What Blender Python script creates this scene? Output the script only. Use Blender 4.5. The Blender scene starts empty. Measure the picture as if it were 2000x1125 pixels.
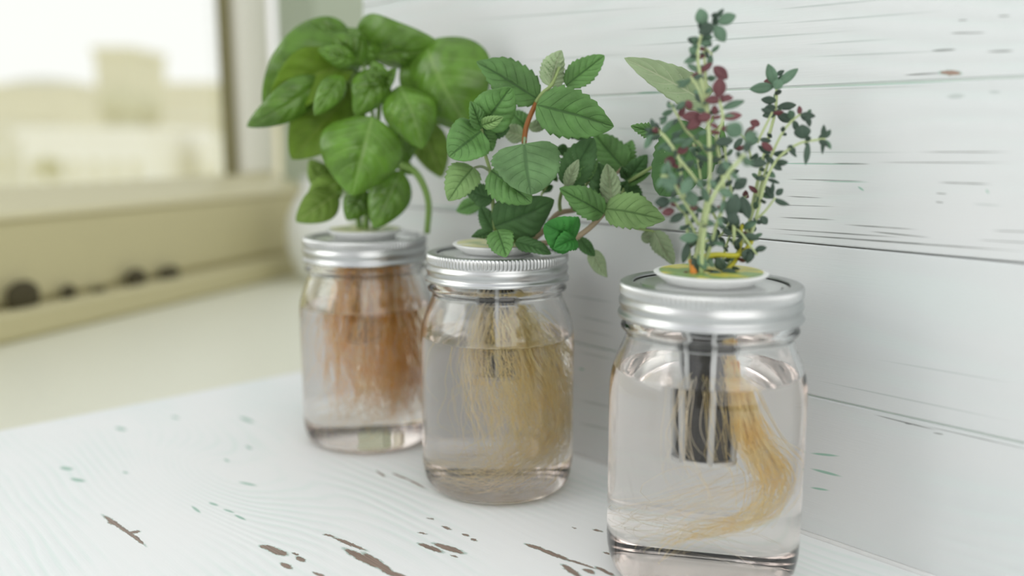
import bpy, math, random
import numpy as np
from mathutils import Vector, noise as mnoise

rng = random.Random(7)
C = bpy.context.scene.collection

# ------------------------------------------------------------------ frame of reference
# World: X runs along the plank wall (towards the right foreground), Y into the wall, Z up,
# the tabletop is z = 0 and the face of the plank wall is y = 0.
F = 1750.0
PITCH = math.atan2(292.5, F)
CAMH = 0.181
DX = Vector((0.6824, -0.7310)).normalized()          # camera-frame components of world X
DY = Vector((-DX.y, DX.x))                            # ... and of world Y
FOOT = Vector((0.1365, 0.3910))                       # a point at the foot of the wall in the camera frame

def cw(x, y, z):                                      # camera-frame (right, forward, up) -> world
    q = Vector((x, y)) - FOOT
    return Vector((q.dot(DX), q.dot(DY), z))
CAM = cw(0, 0, CAMH)
RIGHT = Vector((DX.x, DY.x, 0)); FWD = Vector((DX.y, DY.y, 0)); UP = Vector((0, 0, 1))

def ray(px, py):
    f = Vector((0, math.cos(PITCH), -math.sin(PITCH))); u = Vector((0, math.sin(PITCH), math.cos(PITCH)))
    d = f * F + Vector((1, 0, 0)) * (px - 1000) - u * (py - 562.5)
    return RIGHT * d.x + FWD * d.y + UP * d.z
def at(px, py, Y):                                    # point seen at a pixel, Y metres ahead
    d = ray(px, py); return CAM + d * (Y / d.dot(FWD))
def on_table(px, py, z=0.0):
    d = ray(px, py); return CAM + d * ((z - CAMH) / d.z)
def on_wall(px, py):
    d = ray(px, py); return CAM + d * (-CAM.y / d.y)

# ------------------------------------------------------------------ camera, world, lights, exposure
sc = bpy.context.scene
cam_data = bpy.data.cameras.new('camera')
cam = bpy.data.objects.new('camera', cam_data); C.objects.link(cam)
cam.location = CAM
look = FWD * math.cos(PITCH) - UP * math.sin(PITCH)
cam.rotation_euler = look.to_track_quat('-Z', 'Y').to_euler()
cam_data.sensor_width = 36; cam_data.lens = F * 36 / 2000
cam_data.clip_start = 0.01; cam_data.clip_end = 3000
cam_data.dof.use_dof = True; cam_data.dof.focus_distance = 0.405; cam_data.dof.aperture_fstop = 3.15
sc.camera = cam

world = bpy.data.worlds.new('overcast_sky'); sc.world = world; world.use_nodes = True
wn = world.node_tree.nodes; wl = world.node_tree.links; wn.clear()
wo = wn.new('ShaderNodeOutputWorld'); wb = wn.new('ShaderNodeBackground')
wg = wn.new('ShaderNodeTexCoord'); ws = wn.new('ShaderNodeSeparateXYZ'); wr = wn.new('ShaderNodeValToRGB')
wl.new(wg.outputs['Generated'], ws.inputs[0]); wl.new(ws.outputs['Z'], wr.inputs[0])
wr.color_ramp.elements[0].position = 0.0; wr.color_ramp.elements[0].color = (0.99, 0.985, 0.95, 1)
wr.color_ramp.elements[1].position = 1.0; wr.color_ramp.elements[1].color = (0.93, 0.96, 1.0, 1)
wl.new(wr.outputs[0], wb.inputs[0]); wb.inputs[1].default_value = 0.91
wl.new(wb.outputs[0], wo.inputs[0])

def area(name, loc, target, size, power, col):
    l = bpy.data.lights.new(name, 'AREA'); l.shape = 'RECTANGLE'; l.size, l.size_y = size; l.energy = power; l.color = col
    o = bpy.data.objects.new(name, l); C.objects.link(o); o.location = loc
    o.rotation_euler = (Vector(target) - Vector(loc)).to_track_quat('-Z', 'Y').to_euler()
    return o
area('window_daylight', cw(-1.25, 0.15, 0.75), cw(0, 0.45, 0.06), (0.9, 1.1), 9, (1.0, 0.99, 0.96))
area('room_fill', cw(0.55, -0.75, 0.55), cw(0.05, 0.45, 0.03), (1.4, 1.1), 9, (1.0, 0.985, 0.97))  # added soft fill from behind the camera, lifts lower wall and jars

sc.view_settings.view_transform = 'Standard'; sc.view_settings.look = 'None'
sc.view_settings.gamma = 1; sc.view_settings.use_curve_mapping = False
sc.view_settings.exposure = 0.17
sc.cycles.max_bounces = 24; sc.cycles.transmission_bounces = 20; sc.cycles.diffuse_bounces = 8; sc.cycles.glossy_bounces = 8
sc.cycles.caustics_refractive = True; sc.cycles.caustics_reflective = True

# ------------------------------------------------------------------ mesh helpers
class MB:
    def __init__(s): s.v = []; s.f = []; s.m = []; s.uv = []
    def add(s, verts, faces, mi=0, uvs=None):
        b = len(s.v); s.v += [tuple(p) for p in verts]
        s.f += [tuple(i + b for i in f) for f in faces]; s.m += [mi] * len(faces)
        s.uv += uvs if uvs else [(0.5, 0.5)] * len(verts)
        return s

def obj(name, mb, mats, parent=None, smooth=True, sharp=None, label=None):
    me = bpy.data.meshes.new(name)
    off = Vector(parent_world(parent)) if parent else Vector((0, 0, 0))
    arr = np.array(mb.v, dtype=float) - np.array(off)
    me.from_pydata([tuple(p) for p in arr], [], mb.f)
    if not isinstance(mats, (list, tuple)): mats = [mats]
    for m in mats: me.materials.append(m)
    me.polygons.foreach_set('material_index', mb.m)
    me.polygons.foreach_set('use_smooth', [smooth] * len(mb.f))
    uvl = me.uv_layers.new(name='UVMap')
    li = np.zeros(len(me.loops), dtype=np.int32); me.loops.foreach_get('vertex_index', li)
    uvl.data.foreach_set('uv', np.array(mb.uv, dtype=np.float32)[li].ravel())
    me.update()
    if sharp: me.set_sharp_from_angle(angle=math.radians(sharp))
    o = bpy.data.objects.new(name, me); C.objects.link(o)
    if parent: o.parent = parent
    if label: o['label'] = label
    return o

def parent_world(p):
    l = Vector((0, 0, 0))
    while p is not None: l = l + p.location; p = p.parent
    return l

def tag(o, label, cat, group=None, kind=None):
    o['label'] = label; o['category'] = cat
    if group: o['group'] = group
    if kind: o['kind'] = kind
    return o
def thing(name, label, cat, loc, group=None):
    o = bpy.data.objects.new(name, None); C.objects.link(o); o.location = loc; o.empty_display_size = 0.02
    return tag(o, label, cat, group)
def struct(o): o['kind'] = 'structure'; return o

def lathe(prof, n=96, c=(0, 0, 0), mod=None, mi=0, mb=None):
    mb = mb or MB(); vs = []; fs = []; rows = []
    for k, (r, z) in enumerate(prof):
        if r < 1e-7: rows.append([len(vs)]); vs.append((c[0], c[1], c[2] + z)); continue
        row = []
        for i in range(n):
            a = 2 * math.pi * i / n
            rr = r + (mod(k, a) if mod else 0)
            row.append(len(vs)); vs.append((c[0] + rr * math.cos(a), c[1] + rr * math.sin(a), c[2] + z))
        rows.append(row)
    for A, B in zip(rows[:-1], rows[1:]):
        if len(A) == 1 and len(B) == 1: continue
        for i in range(n):
            j = (i + 1) % n
            if len(A) == 1: fs.append((A[0], B[j], B[i]))
            elif len(B) == 1: fs.append((A[i], A[j], B[0]))
            else: fs.append((A[i], A[j], B[j], B[i]))
    mb.add(vs, fs, mi); return mb
# a profile walked bottom -> outside -> top gives outward normals

def box(lo, hi, mb=None, bev=0.0, mi=0, frame=None):
    """bevelled box; frame = (origin, ex, ey, ez) maps local to world"""
    mb = mb or MB(); x0, y0, z0 = lo; x1, y1, z1 = hi; b = bev
    if b <= 0:
        vs = [(x, y, z) for z in (z0, z1) for y in (y0, y1) for x in (x0, x1)]
        fs = [(0, 2, 3, 1), (4, 5, 7, 6), (0, 1, 5, 4), (1, 3, 7, 5), (3, 2, 6, 7), (2, 0, 4, 6)]
    else:
        vs = []
        for sz in (0, 1):
            for sy in (0, 1):
                for sx in (0, 1):
                    X = (x0, x1)[sx]; Y = (y0, y1)[sy]; Z = (z0, z1)[sz]
                    ix = X + (b if sx == 0 else -b); iy = Y + (b if sy == 0 else -b); iz = Z + (b if sz == 0 else -b)
                    vs += [(X, iy, iz), (ix, Y, iz), (ix, iy, Z)]
        def V(sx, sy, sz, k): return (sz * 4 + sy * 2 + sx) * 3 + k
        fs = [(V(0,0,0,2), V(0,1,0,2), V(1,1,0,2), V(1,0,0,2)), (V(0,0,1,2), V(1,0,1,2), V(1,1,1,2), V(0,1,1,2)),
              (V(0,0,0,1), V(1,0,0,1), V(1,0,1,1), V(0,0,1,1)), (V(0,1,0,1), V(0,1,1,1), V(1,1,1,1), V(1,1,0,1)),
              (V(0,0,0,0), V(0,0,1,0), V(0,1,1,0), V(0,1,0,0)), (V(1,0,0,0), V(1,1,0,0), V(1,1,1,0), V(1,0,1,0))]
        for sx in (0, 1):
            for sy in (0, 1):
                f = (V(sx,sy,0,0), V(sx,sy,0,1), V(sx,sy,1,1), V(sx,sy,1,0)); fs.append(f if (sx ^ sy) == 0 else f[::-1])
        for sx in (0, 1):
            for sz in (0, 1):
                f = (V(sx,0,sz,0), V(sx,1,sz,0), V(sx,1,sz,2), V(sx,0,sz,2)); fs.append(f if (sx ^ sz) == 0 else f[::-1])
        for sy in (0, 1):
            for sz in (0, 1):
                f = (V(0,sy,sz,1), V(0,sy,sz,2), V(1,sy,sz,2), V(1,sy,sz,1)); fs.append(f if (sy ^ sz) == 0 else f[::-1])
        for sx in (0, 1):
            for sy in (0, 1):
                for sz in (0, 1):
                    f = (V(sx,sy,sz,0), V(sx,sy,sz,2), V(sx,sy,sz,1)); fs.append(f if (sx ^ sy ^ sz) == 0 else f[::-1])
    if frame:
        o, ex, ey, ez = frame; vs = [o + ex * p[0] + ey * p[1] + ez * p[2] for p in vs]
    mb.add(vs, fs, mi); return mb

def smooth_path(pts, n=6):
    """Catmull-Rom through pts; extra components (radius) ride along"""
    P = [np.array(p, dtype=float) for p in pts]
    if len(P) < 3:
        return [P[0] + (P[-1] - P[0]) * k / n for k in range(n + 1)]
    P = [2 * P[0] - P[1]] + P + [2 * P[-1] - P[-2]]; out = []
    for i in range(1, len(P) - 2):
        for k in range(n):
            t = k / n; a, b, c, d = P[i-1], P[i], P[i+1], P[i+2]
            out.append(0.5 * (2*b + (c-a)*t + (2*a-5*b+4*c-d)*t*t + (3*b-a-3*c+d)*t**3))
    out.append(P[-2]); return out

def tube(mb, pts, rad, seg=8, mi=0, cap=True):
    P = [np.array(p[:3], dtype=float) for p in pts]; n = len(P)
    R = rad if hasattr(rad, '__len__') else [rad] * n
    ref = np.array((0.31, 0.22, 0.92)); vs = []; fs = []; uv = []
    prev = None
    for i in range(n):
        t = P[min(i+1, n-1)] - P[max(i-1, 0)]; t /= (np.linalg.norm(t) + 1e-12)
        if prev is None:
            s = np.cross(t, ref)
            if np.linalg.norm(s) < 1e-3: s = np.cross(t, (1, 0, 0))
        else: s = prev - t * prev.dot(t)
        s /= (np.linalg.norm(s) + 1e-12); prev = s; q = np.cross(t, s)
        for k in range(seg):
            a = 2 * math.pi * k / seg
            vs.append(P[i] + (s * math.cos(a) + q * math.sin(a)) * R[i]); uv.append((k / seg, i / (n - 1)))
    for i in range(n - 1):
        for k in range(seg):
            j = (k + 1) % seg; fs.append((i*seg+k, i*seg+j, (i+1)*seg+j, (i+1)*seg+k))
    if cap: fs.append(tuple(range(seg))[::-1]); fs.append(tuple((n-1)*seg + k for k in range(seg)))
    mb.add(vs, fs, mi, uv); return mb

# ------------------------------------------------------------------ materials
def new_mat(name):
    m = bpy.data.materials.new(name); m.use_nodes = True; nt = m.node_tree; nt.nodes.clear()
    out = nt.nodes.new('ShaderNodeOutputMaterial'); return m, nt, out
def N(nt, t, **kw):
    n = nt.nodes.new(t)
    for k, v in kw.items():
        if k.startswith('i_'):
            key = k[2:]; key = int(key) if key.isdigit() else key
            n.inputs[key].default_value = v
        else: setattr(n, k, v)
    return n
def srgb(r, g, b):
    f = lambda c: (c/255/12.92) if c/255 <= 0.04045 else ((c/255+0.055)/1.055)**2.4
    return (f(r), f(g), f(b), 1)
def math_node(nt, op, a, b=None, c=None, clamp=False):
    n = nt.nodes.new('ShaderNodeMath'); n.operation = op; n.use_clamp = clamp
    for i, x in enumerate((a, b, c)):
        if x is None: continue
        if hasattr(x, 'links'): nt.links.new(x, n.inputs[i])
        else: n.inputs[i].default_value = x
    return n.outputs[0]
def mixc(nt, fac, a, b, mode='MIX'):
    n = nt.nodes.new('ShaderNodeMix'); n.data_type = 'RGBA'; n.blend_type = mode
    for s, x in ((n.inputs[0], fac), (n.inputs[6], a), (n.inputs[7], b)):
        if hasattr(x, 'links'): nt.links.new(x, s)
        else: s.default_value = x
    return n.outputs[2]
def maprange(nt, v, a, b, c=0.0, d=1.0, smooth=True):
    n = nt.nodes.new('ShaderNodeMapRange'); n.interpolation_type = 'SMOOTHSTEP' if smooth else 'LINEAR'
    nt.links.new(v, n.inputs[0]); n.inputs[1].default_value = a; n.inputs[2].default_value = b
    n.inputs[3].default_value = c; n.inputs[4].default_value = d; return n.outputs[0]

def plain(name, col, rough=0.5, metal=0.0, bump=0.0, scale=200.0, var=0.06, spec=0.5):
    m, nt, out = new_mat(name)
    p = N(nt, 'ShaderNodeBsdfPrincipled'); p.inputs['Roughness'].default_value = rough
    p.inputs['Metallic'].default_value = metal; p.inputs['Specular IOR Level'].default_value = spec
    tc = N(nt, 'ShaderNodeTexCoord'); ns = N(nt, 'ShaderNodeTexNoise'); ns.inputs['Scale'].default_value = scale
    ns.inputs['Detail'].default_value = 4
    nt.links.new(tc.outputs['Object'], ns.inputs['Vector'])
    dark = tuple(c * (1 - var) for c in col[:3]) + (1,); lite = tuple(min(1, c * (1 + var)) for c in col[:3]) + (1,)
    nt.links.new(mixc(nt, ns.outputs[0], dark, lite), p.inputs['Base Color'])
    if bump:
        b = N(nt, 'ShaderNodeBump'); b.inputs['Strength'].default_value = bump; b.inputs['Distance'].default_value = 0.001
        nt.links.new(ns.outputs[0], b.inputs['Height']); nt.links.new(b.outputs[0], p.inputs['Normal'])
    nt.links.new(p.outputs[0], out.inputs[0]); return m

def glass(name, ior, col=(1, 1, 1, 1), rough=0.0):
    m, nt, out = new_mat(name)
    g = N(nt, 'ShaderNodeBsdfGlass'); g.inputs['Color'].default_value = col; g.inputs['IOR'].default_value = ior
    g.inputs['Roughness'].default_value = rough
    nt.links.new(g.outputs[0], out.inputs[0]); return m

def painted_wood(name, marks, plane='XY', base=(0.80, 0.82, 0.82, 1), bumps=0.4, tint=(0.66, 0.78, 0.73, 1), knots=(), freq=520.0,
                 grain=0.35, chipcol=None, seed=0.0, ragged=1.0, grainmask=None):
    """white distressed paint: grain relief, underpaint in the hollows, worn chips with a shape of their own"""
    m, nt, out = new_mat(name); L = nt.links
    p = N(nt, 'ShaderNodeBsdfPrincipled'); p.inputs['Roughness'].default_value = 0.48
    tc = N(nt, 'ShaderNodeTexCoord'); sx = N(nt, 'ShaderNodeSeparateXYZ'); L.new(tc.outputs['Object'], sx.inputs[0])
    a = sx.outputs['X']; b = sx.outputs['Y'] if plane == 'XY' else sx.outputs['Z']
    cv = N(nt, 'ShaderNodeCombineXYZ'); L.new(a, cv.inputs[0]); L.new(b, cv.inputs[1]); vec = cv.outputs[0]
    # long soft wobble of the grain
    mp = N(nt, 'ShaderNodeMapping'); mp.inputs['Scale'].default_value = (5, 22, 1); mp.inputs['Location'].default_value = (seed, seed * 1.7, 0)
    L.new(vec, mp.inputs[0])
    n1 = N(nt, 'ShaderNodeTexNoise'); n1.inputs['Scale'].default_value = 1.0; n1.inputs['Detail'].default_value = 2; L.new(mp.outputs[0], n1.inputs['Vector'])
    g = math_node(nt, 'MULTIPLY_ADD', n1.outputs[0], 0.030, b)
    for (kx, ky, ra, rb, amp) in knots:
        km = N(nt, 'ShaderNodeMapping', vector_type='TEXTURE'); km.inputs['Location'].default_value = (kx, ky, 0)
        km.inputs['Scale'].default_value = (ra, rb, 1); L.new(vec, km.inputs[0])
        ln = N(nt, 'ShaderNodeVectorMath', operation='LENGTH'); L.new(km.outputs[0], ln.inputs[0])
        sq = math_node(nt, 'MULTIPLY', ln.outputs['Value'], ln.outputs['Value'])
        ex = math_node(nt, 'EXPONENT', math_node(nt, 'MULTIPLY', sq, -1.0))
        g = math_node(nt, 'MULTIPLY_ADD', ex, amp, g)
    s = math_node(nt, 'SINE', math_node(nt, 'MULTIPLY', g, freq))
    s = math_node(nt, 'MULTIPLY_ADD', s, 0.5, 0.5)
    # fine fibres
    mf = N(nt, 'ShaderNodeMapping'); mf.inputs['Scale'].default_value = (60, 1500, 1); L.new(vec, mf.inputs[0])
    nf = N(nt, 'ShaderNodeTexNoise'); nf.inputs['Scale'].default_value = 1.0; nf.inputs['Detail'].default_value = 3; L.new(mf.outputs[0], nf.inputs['Vector'])
    # patchiness of the relief
    mq = N(nt, 'ShaderNodeMapping'); mq.inputs['Scale'].default_value = (9, 16, 1); mq.inputs['Location'].default_value = (3 + seed, 5, 0); L.new(vec, mq.inputs[0])
    nq = N(nt, 'ShaderNodeTexNoise'); nq.inputs['Scale'].default_value = 1.0; nq.inputs['Detail'].default_value = 3; L.new(mq.outputs[0], nq.inputs['Vector'])
    patch = maprange(nt, nq.outputs[0], 0.36, 0.66)
    hollow = maprange(nt, s, 0.45, 0.0)
    tf = math_node(nt, 'MULTIPLY', hollow, math_node(nt, 'MULTIPLY', patch, grain))
    blotch = mixc(nt, maprange(nt, nq.outputs[0], 0.3, 0.75), base, tuple(c * k for c, k in zip(base[:3], (0.955, 0.985, 0.985))) + (1,))
    col = mixc(nt, tf, blotch, tint)
    # ragged coordinates for the chips
    md = N(nt, 'ShaderNodeMapping'); md.inputs['Scale'].default_value = (420, 900, 1); L.new(vec, md.inputs[0])
    nd = N(nt, 'ShaderNodeTexNoise'); nd.inputs['Scale'].default_value = 1.0; nd.inputs['Detail'].default_value = 4; nd.inputs['Roughness'].default_value = 0.65
    L.new(md.outputs[0], nd.inputs['Vector'])
    sub = N(nt, 'ShaderNodeVectorMath', operation='MULTIPLY_ADD'); L.new(nd.outputs['Color'], sub.inputs[0])
    sub.inputs[1].default_value = (0.0050 * ragged, 0.0034 * ragged, 0); sub.inputs[2].default_value = (-0.0025 * ragged, -0.0017 * ragged, 0)
    ad = N(nt, 'ShaderNodeVectorMath', operation='ADD'); L.new(vec, ad.inputs[0]); L.new(sub.outputs[0], ad.inputs[1])
    acc = {}
    for (cx, cy, ang, hl, hw, kind) in marks:
        mm = N(nt, 'ShaderNodeMapping', vector_type='TEXTURE'); mm.inputs['Location'].default_value = (cx, cy, 0)
        mm.inputs['Rotation'].default_value = (0, 0, ang); mm.inputs['Scale'].default_value = (hl, hw, 1)
        L.new(ad.outputs[0] if kind == 'chip' else vec, mm.inputs[0])
        ln = N(nt, 'ShaderNodeVectorMath', operation='LENGTH'); L.new(mm.outputs[0], ln.inputs[0])
        acc[kind] = ln.outputs['Value'] if kind not in acc else math_node(nt, 'MINIMUM', acc[kind], ln.outputs['Value'])
    height = math_node(nt, 'MULTIPLY', s, math_node(nt, 'MULTIPLY_ADD', patch, 0.8, 0.2))
    height = math_node(nt, 'MULTIPLY_ADD', nf.outputs[0], 0.30, height)
    if 'teal' in acc:
        col = mixc(nt, math_node(nt, 'MULTIPLY', maprange(nt, acc['teal'], 1.15, 0.5), 0.75), col, srgb(120, 172, 150))
    if 'line' in acc:
        nl = maprange(nt, nf.outputs[0], 0.25, 0.6)
        col = mixc(nt, math_node(nt, 'MULTIPLY', maprange(nt, acc['line'], 1.0, 0.55), math_node(nt, 'MULTIPLY_ADD', nl, 0.45, 0.4)), col, srgb(88, 92, 88))
    if 'faint' in acc:
        col = mixc(nt, math_node(nt, 'MULTIPLY', maprange(nt, acc['faint'], 1.1, 0.4), 0.45), col, srgb(150, 162, 158))
    if 'chip' in acc:
        cc = chipcol or srgb(128, 112, 102)
        col = mixc(nt, math_node(nt, 'MULTIPLY', maprange(nt, acc['chip'], 1.35, 1.05), 0.65), col, srgb(140, 172, 158))
        wood = mixc(nt, maprange(nt, nf.outputs[0], 0.35, 0.65), cc, tuple(min(1, c * 1.45) for c in cc[:3]) + (1,))
        cm = maprange(nt, acc['chip'], 1.08, 0.92)
        col = mixc(nt, cm, col, wood)
        height = math_node(nt, 'MULTIPLY_ADD', cm, -1.2, height)
    L.new(col, p.inputs['Base Color'])
    bp = N(nt, 'ShaderNodeBump'); bp.inputs['Strength'].default_value = bumps; bp.inputs['Distance'].default_value = 0.00045
    L.new(height, bp.inputs['Height']); L.new(bp.outputs[0], p.inputs['Normal'])
    L.new(p.outputs[0], out.inputs[0]); return m

def leaf_mat(name, top, vein, nv=6.0, slope=1.6, rough=0.45, trans=0.3, veinw=0.10, dark=0.75, bump=0.3, spec=0.4, veinamt=0.6):
    m, nt, out = new_mat(name); L = nt.links
    uv = N(nt, 'ShaderNodeUVMap'); sx = N(nt, 'ShaderNodeSeparateXYZ'); L.new(uv.outputs[0], sx.inputs[0])
    u = math_node(nt, 'ABSOLUTE', math_node(nt, 'MULTIPLY_ADD', sx.outputs['X'], 2.0, -1.0)); t = sx.outputs['Y']
    uu = math_node(nt, 'MULTIPLY', u, math_node(nt, 'MULTIPLY_ADD', u, 0.35, 0.75))
    ph = math_node(nt, 'SUBTRACT', math_node(nt, 'MULTIPLY', t, nv), math_node(nt, 'MULTIPLY', uu, slope))
    fr = math_node(nt, 'PINGPONG', ph, 0.5)
    lat = maprange(nt, fr, veinw, 0.0)
    lat = math_node(nt, 'MULTIPLY', lat, maprange(nt, u, 0.98, 0.45))
    mid = maprange(nt, u, 0.085, 0.02)
    v = math_node(nt, 'MAXIMUM', math_node(nt, 'MULTIPLY', lat, 0.75), mid)
    v = math_node(nt, 'MULTIPLY', v, veinamt)
    tc = N(nt, 'ShaderNodeTexCoord'); ns = N(nt, 'ShaderNodeTexNoise'); ns.inputs['Scale'].default_value = 90; ns.inputs['Detail'].default_value = 3
    L.new(tc.outputs['Object'], ns.inputs['Vector'])
    nf = N(nt, 'ShaderNodeTexNoise'); nf.inputs['Scale'].default_value = 900; nf.inputs['Detail'].default_value = 3
    L.new(tc.outputs['Object'], nf.inputs['Vector'])
    dk = tuple(c * dark for c in top[:3]) + (1,); lt = tuple(min(1, c * (2 - dark)) for c in top[:3]) + (1,)
    oi = N(nt, 'ShaderNodeObjectInfo')
    col = mixc(nt, maprange(nt, ns.outputs[0], 0.3, 0.7), dk, lt)
    col = mixc(nt, math_node(nt, 'MULTIPLY', nf.outputs[0], 0.35), col, lt)
    col = mixc(nt, v, col, vein)
    hs = N(nt, 'ShaderNodeHueSaturation'); L.new(col, hs.inputs['Color'])
    L.new(math_node(nt, 'MULTIPLY_ADD', oi.outputs['Random'], 0.28, 0.86), hs.inputs['Value'])
    col = hs.outputs[0]
    p = N(nt, 'ShaderNodeBsdfPrincipled'); p.inputs['Roughness'].default_value = rough; p.inputs['Specular IOR Level'].default_value = spec
    L.new(col, p.inputs['Base Color'])
    tr = N(nt, 'ShaderNodeBsdfTranslucent')
    L.new(mixc(nt, 1.0, col, (1.35, 1.35, 0.75, 1), 'MULTIPLY'), tr.inputs[0])
    bp = N(nt, 'ShaderNodeBump'); bp.inputs['Strength'].default_value = bump; bp.inputs['Distance'].default_value = 0.0004
    L.new(math_node(nt, 'MULTIPLY_ADD', nf.outputs[0], 0.5, math_node(nt, 'MULTIPLY', v, -1.0)), bp.inputs['Height'])
    L.new(bp.outputs[0], p.inputs['Normal'])
    mx = N(nt, 'ShaderNodeMixShader'); mx.inputs[0].default_value = trans
    L.new(p.outputs[0], mx.inputs[1]); L.new(tr.outputs[0], mx.inputs[2]); L.new(mx.outputs[0], out.inputs[0]); return m

def strand_mat(name, a, b, trans=0.3):
    m, nt, out = new_mat(name); L = nt.links
    uv = N(nt, 'ShaderNodeUVMap'); tc = N(nt, 'ShaderNodeTexCoord')
    ns = N(nt, 'ShaderNodeTexNoise'); ns.inputs['Scale'].default_value = 140; ns.inputs['Detail'].default_value = 2
    L.new(tc.outputs['Object'], ns.inputs['Vector'])
    col = mixc(nt, maprange(nt, ns.outputs[0], 0.3, 0.7), a, b)
    d = N(nt, 'ShaderNodeBsdfDiffuse'); L.new(col, d.inputs['Color'])
    t = N(nt, 'ShaderNodeBsdfTranslucent'); L.new(col, t.inputs[0])
    mx = N(nt, 'ShaderNodeMixShader'); mx.inputs[0].default_value = trans
    L.new(d.outputs[0], mx.inputs[1]); L.new(t.outputs[0], mx.inputs[2]); L.new(mx.outputs[0], out.inputs[0]); return m

M = {}
M['glass'] = glass('clear_glass', 1.47, (1, 1, 1, 1))
M['water_side'] = glass('water_against_glass', 1.333 / 1.47, (1.0, 0.976, 0.964, 1))
M['water_top'] = glass('water_surface', 1.333, (1, 1, 1, 1))
M['pane'] = glass('window_glass', 1.5, (0.99, 1, 0.99, 1))
M['band'] = plain('brushed_zinc', (0.52, 0.53, 0.53, 1), 0.33, 1.0, 0.0, 120, 0.05)
M['lid'] = plain('tinned_lid', (0.80, 0.81, 0.81, 1), 0.22, 1.0, 0.0, 60, 0.04)
M['white_plastic'] = plain('white_plastic', (0.82, 0.83, 0.82, 1), 0.35)
M['rib_plastic'] = plain('net_cup_plastic', (0.62, 0.64, 0.64, 1), 0.35)
M['medium'] = plain('dark_growing_medium', (0.035, 0.032, 0.028, 1), 0.9, 0, 1.0, 900, 0.6)
M['frame'] = plain('shaded_frame_paint', srgb(186, 179, 138), 0.5)  # white frame; its backlit shade and olive cast are in this colour
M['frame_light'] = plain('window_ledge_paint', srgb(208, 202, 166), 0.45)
M['gasket'] = plain('dark_gasket', srgb(126, 120, 80), 0.6)
M['reveal'] = plain('white_reveal', srgb(236, 234, 222), 0.6)
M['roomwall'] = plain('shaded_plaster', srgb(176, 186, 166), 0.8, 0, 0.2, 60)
M['sill'] = plain('white_sill', srgb(226, 226, 208), 0.38)
M['darkhole'] = plain('dark_rubber', srgb(62, 56, 30), 0.8)
M['vase'] = plain('white_glaze', srgb(232, 234, 230), 0.3)
M['floor'] = plain('floor_boards', srgb(190, 186, 176), 0.5, 0, 0.2, 8)
M['caulk'] = plain('white_caulk', (0.74, 0.75, 0.745, 1), 0.5)
M['farwall'] = plain('grey_plaster', (0.40, 0.41, 0.40, 1), 0.85)
M['filler'] = plain('painted_joint', srgb(186, 198, 190), 0.7)
M['backing'] = plain('groove_paint', srgb(120, 118, 108), 0.8)
M['stone'] = plain('pale_render', srgb(232, 227, 200), 0.9, 0, 0, 0.2)  # pale colours from here down carry the distance haze outside
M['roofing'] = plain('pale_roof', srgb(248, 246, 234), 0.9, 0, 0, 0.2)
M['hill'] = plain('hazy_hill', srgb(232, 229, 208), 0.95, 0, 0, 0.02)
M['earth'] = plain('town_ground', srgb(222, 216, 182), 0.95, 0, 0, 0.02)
M['tower'] = plain('hazy_tower', srgb(226, 221, 190), 0.9, 0, 0, 0.2)  # haze over the tower mixed into its pale colour
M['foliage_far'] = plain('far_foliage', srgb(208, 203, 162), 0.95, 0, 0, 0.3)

# ------------------------------------------------------------------ setting: table
TX0, TX1, TY0, TY1 = -0.4215, 0.62, -0.86, -0.0002
def tmark(x1, y1, x2, y2, wmm, kind='chip'):
    p = on_table(x1, y1); q = on_table(x2, y2); c = (p + q) / 2; d = q - p
    return (c.x, c.y, math.atan2(d.y, d.x), d.length / 2 + 0.0004, wmm / 2000.0, kind)
tm = [tmark(*a) for a in [
    (204,1008,250,1040,2.2), (235,1028,281,1063,1.8), (255,1040,272,1038,3.0), (214,1020,226,1024,2.4),
    (510,1066,540,1074,3.6), (524,1070,558,1084,4.2), (580,1088,594,1096,2.6), (550,1100,568,1110,2.6), (612,1118,632,1126,2.0), (572,1080,582,1084,1.5),
    (634,1044,652,1048,1.6), (652,1050,712,1074,2.2), (676,1073,740,1108,4.0), (712,1082,766,1120,4.0), (745,1112,800,1132,3.2),
    (820,1062,862,1078,3.0), (850,1062,904,1080,3.6), (865,1028,880,1034,1.8), (905,1043,915,1047,1.5), (921,1052,930,1056,1.5),
    (818,1040,832,1043,1.5), (835,1012,846,1014,1.2), (880,1084,893,1088,1.3),
    (1028,1063,1062,1074,2.8), (1050,1070,1110,1094,2.8), (1100,1090,1162,1110,1.4), (1100,1104,1132,1126,3.0), (1141,1112,1160,1119,2.8), (1166,1108,1198,1124,2.2),
    (1160,1034,1174,1038,1.8), (1180,1079,1190,1082,1.6), (768,925,800,938,1.6), (796,936,832,954,1.2), (736,920,752,931,1.4), (1118,1030,1124,1032,0.9)]]
tm += [tmark(*a, 'teal') for a in [
    (374,988,392,1002,1.8), (408,981,426,988,2.2), (436,994,458,1002,1.8), (458,1005,480,1016,2.0), (466,941,502,949,2.6),
    (438,896,448,902,2.0), (118,912,142,918,4.5), (138,934,166,941,4.0), (226,834,246,841,4.5), (468,814,496,826,4.5), (335,812,350,818,3.0), (480,870,492,878,2.5), (240,921,250,925,2.0)]]
k0 = on_table(415, 932)
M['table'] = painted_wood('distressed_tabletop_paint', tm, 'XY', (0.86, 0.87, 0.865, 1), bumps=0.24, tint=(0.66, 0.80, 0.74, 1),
                          knots=[(k0.x, k0.y, 0.070, 0.034, 0.050), (k0.x + 0.22, k0.y - 0.07, 0.10, 0.03, 0.012)], freq=1000.0, grain=0.34, ragged=0.7)
M['table_plain'] = plain('table_leg_paint', (0.74, 0.76, 0.75, 1), 0.5)
table = thing('table', 'white distressed wooden table with chipped paint under the three jars', 'table', (0, 0, -0.75))
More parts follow.
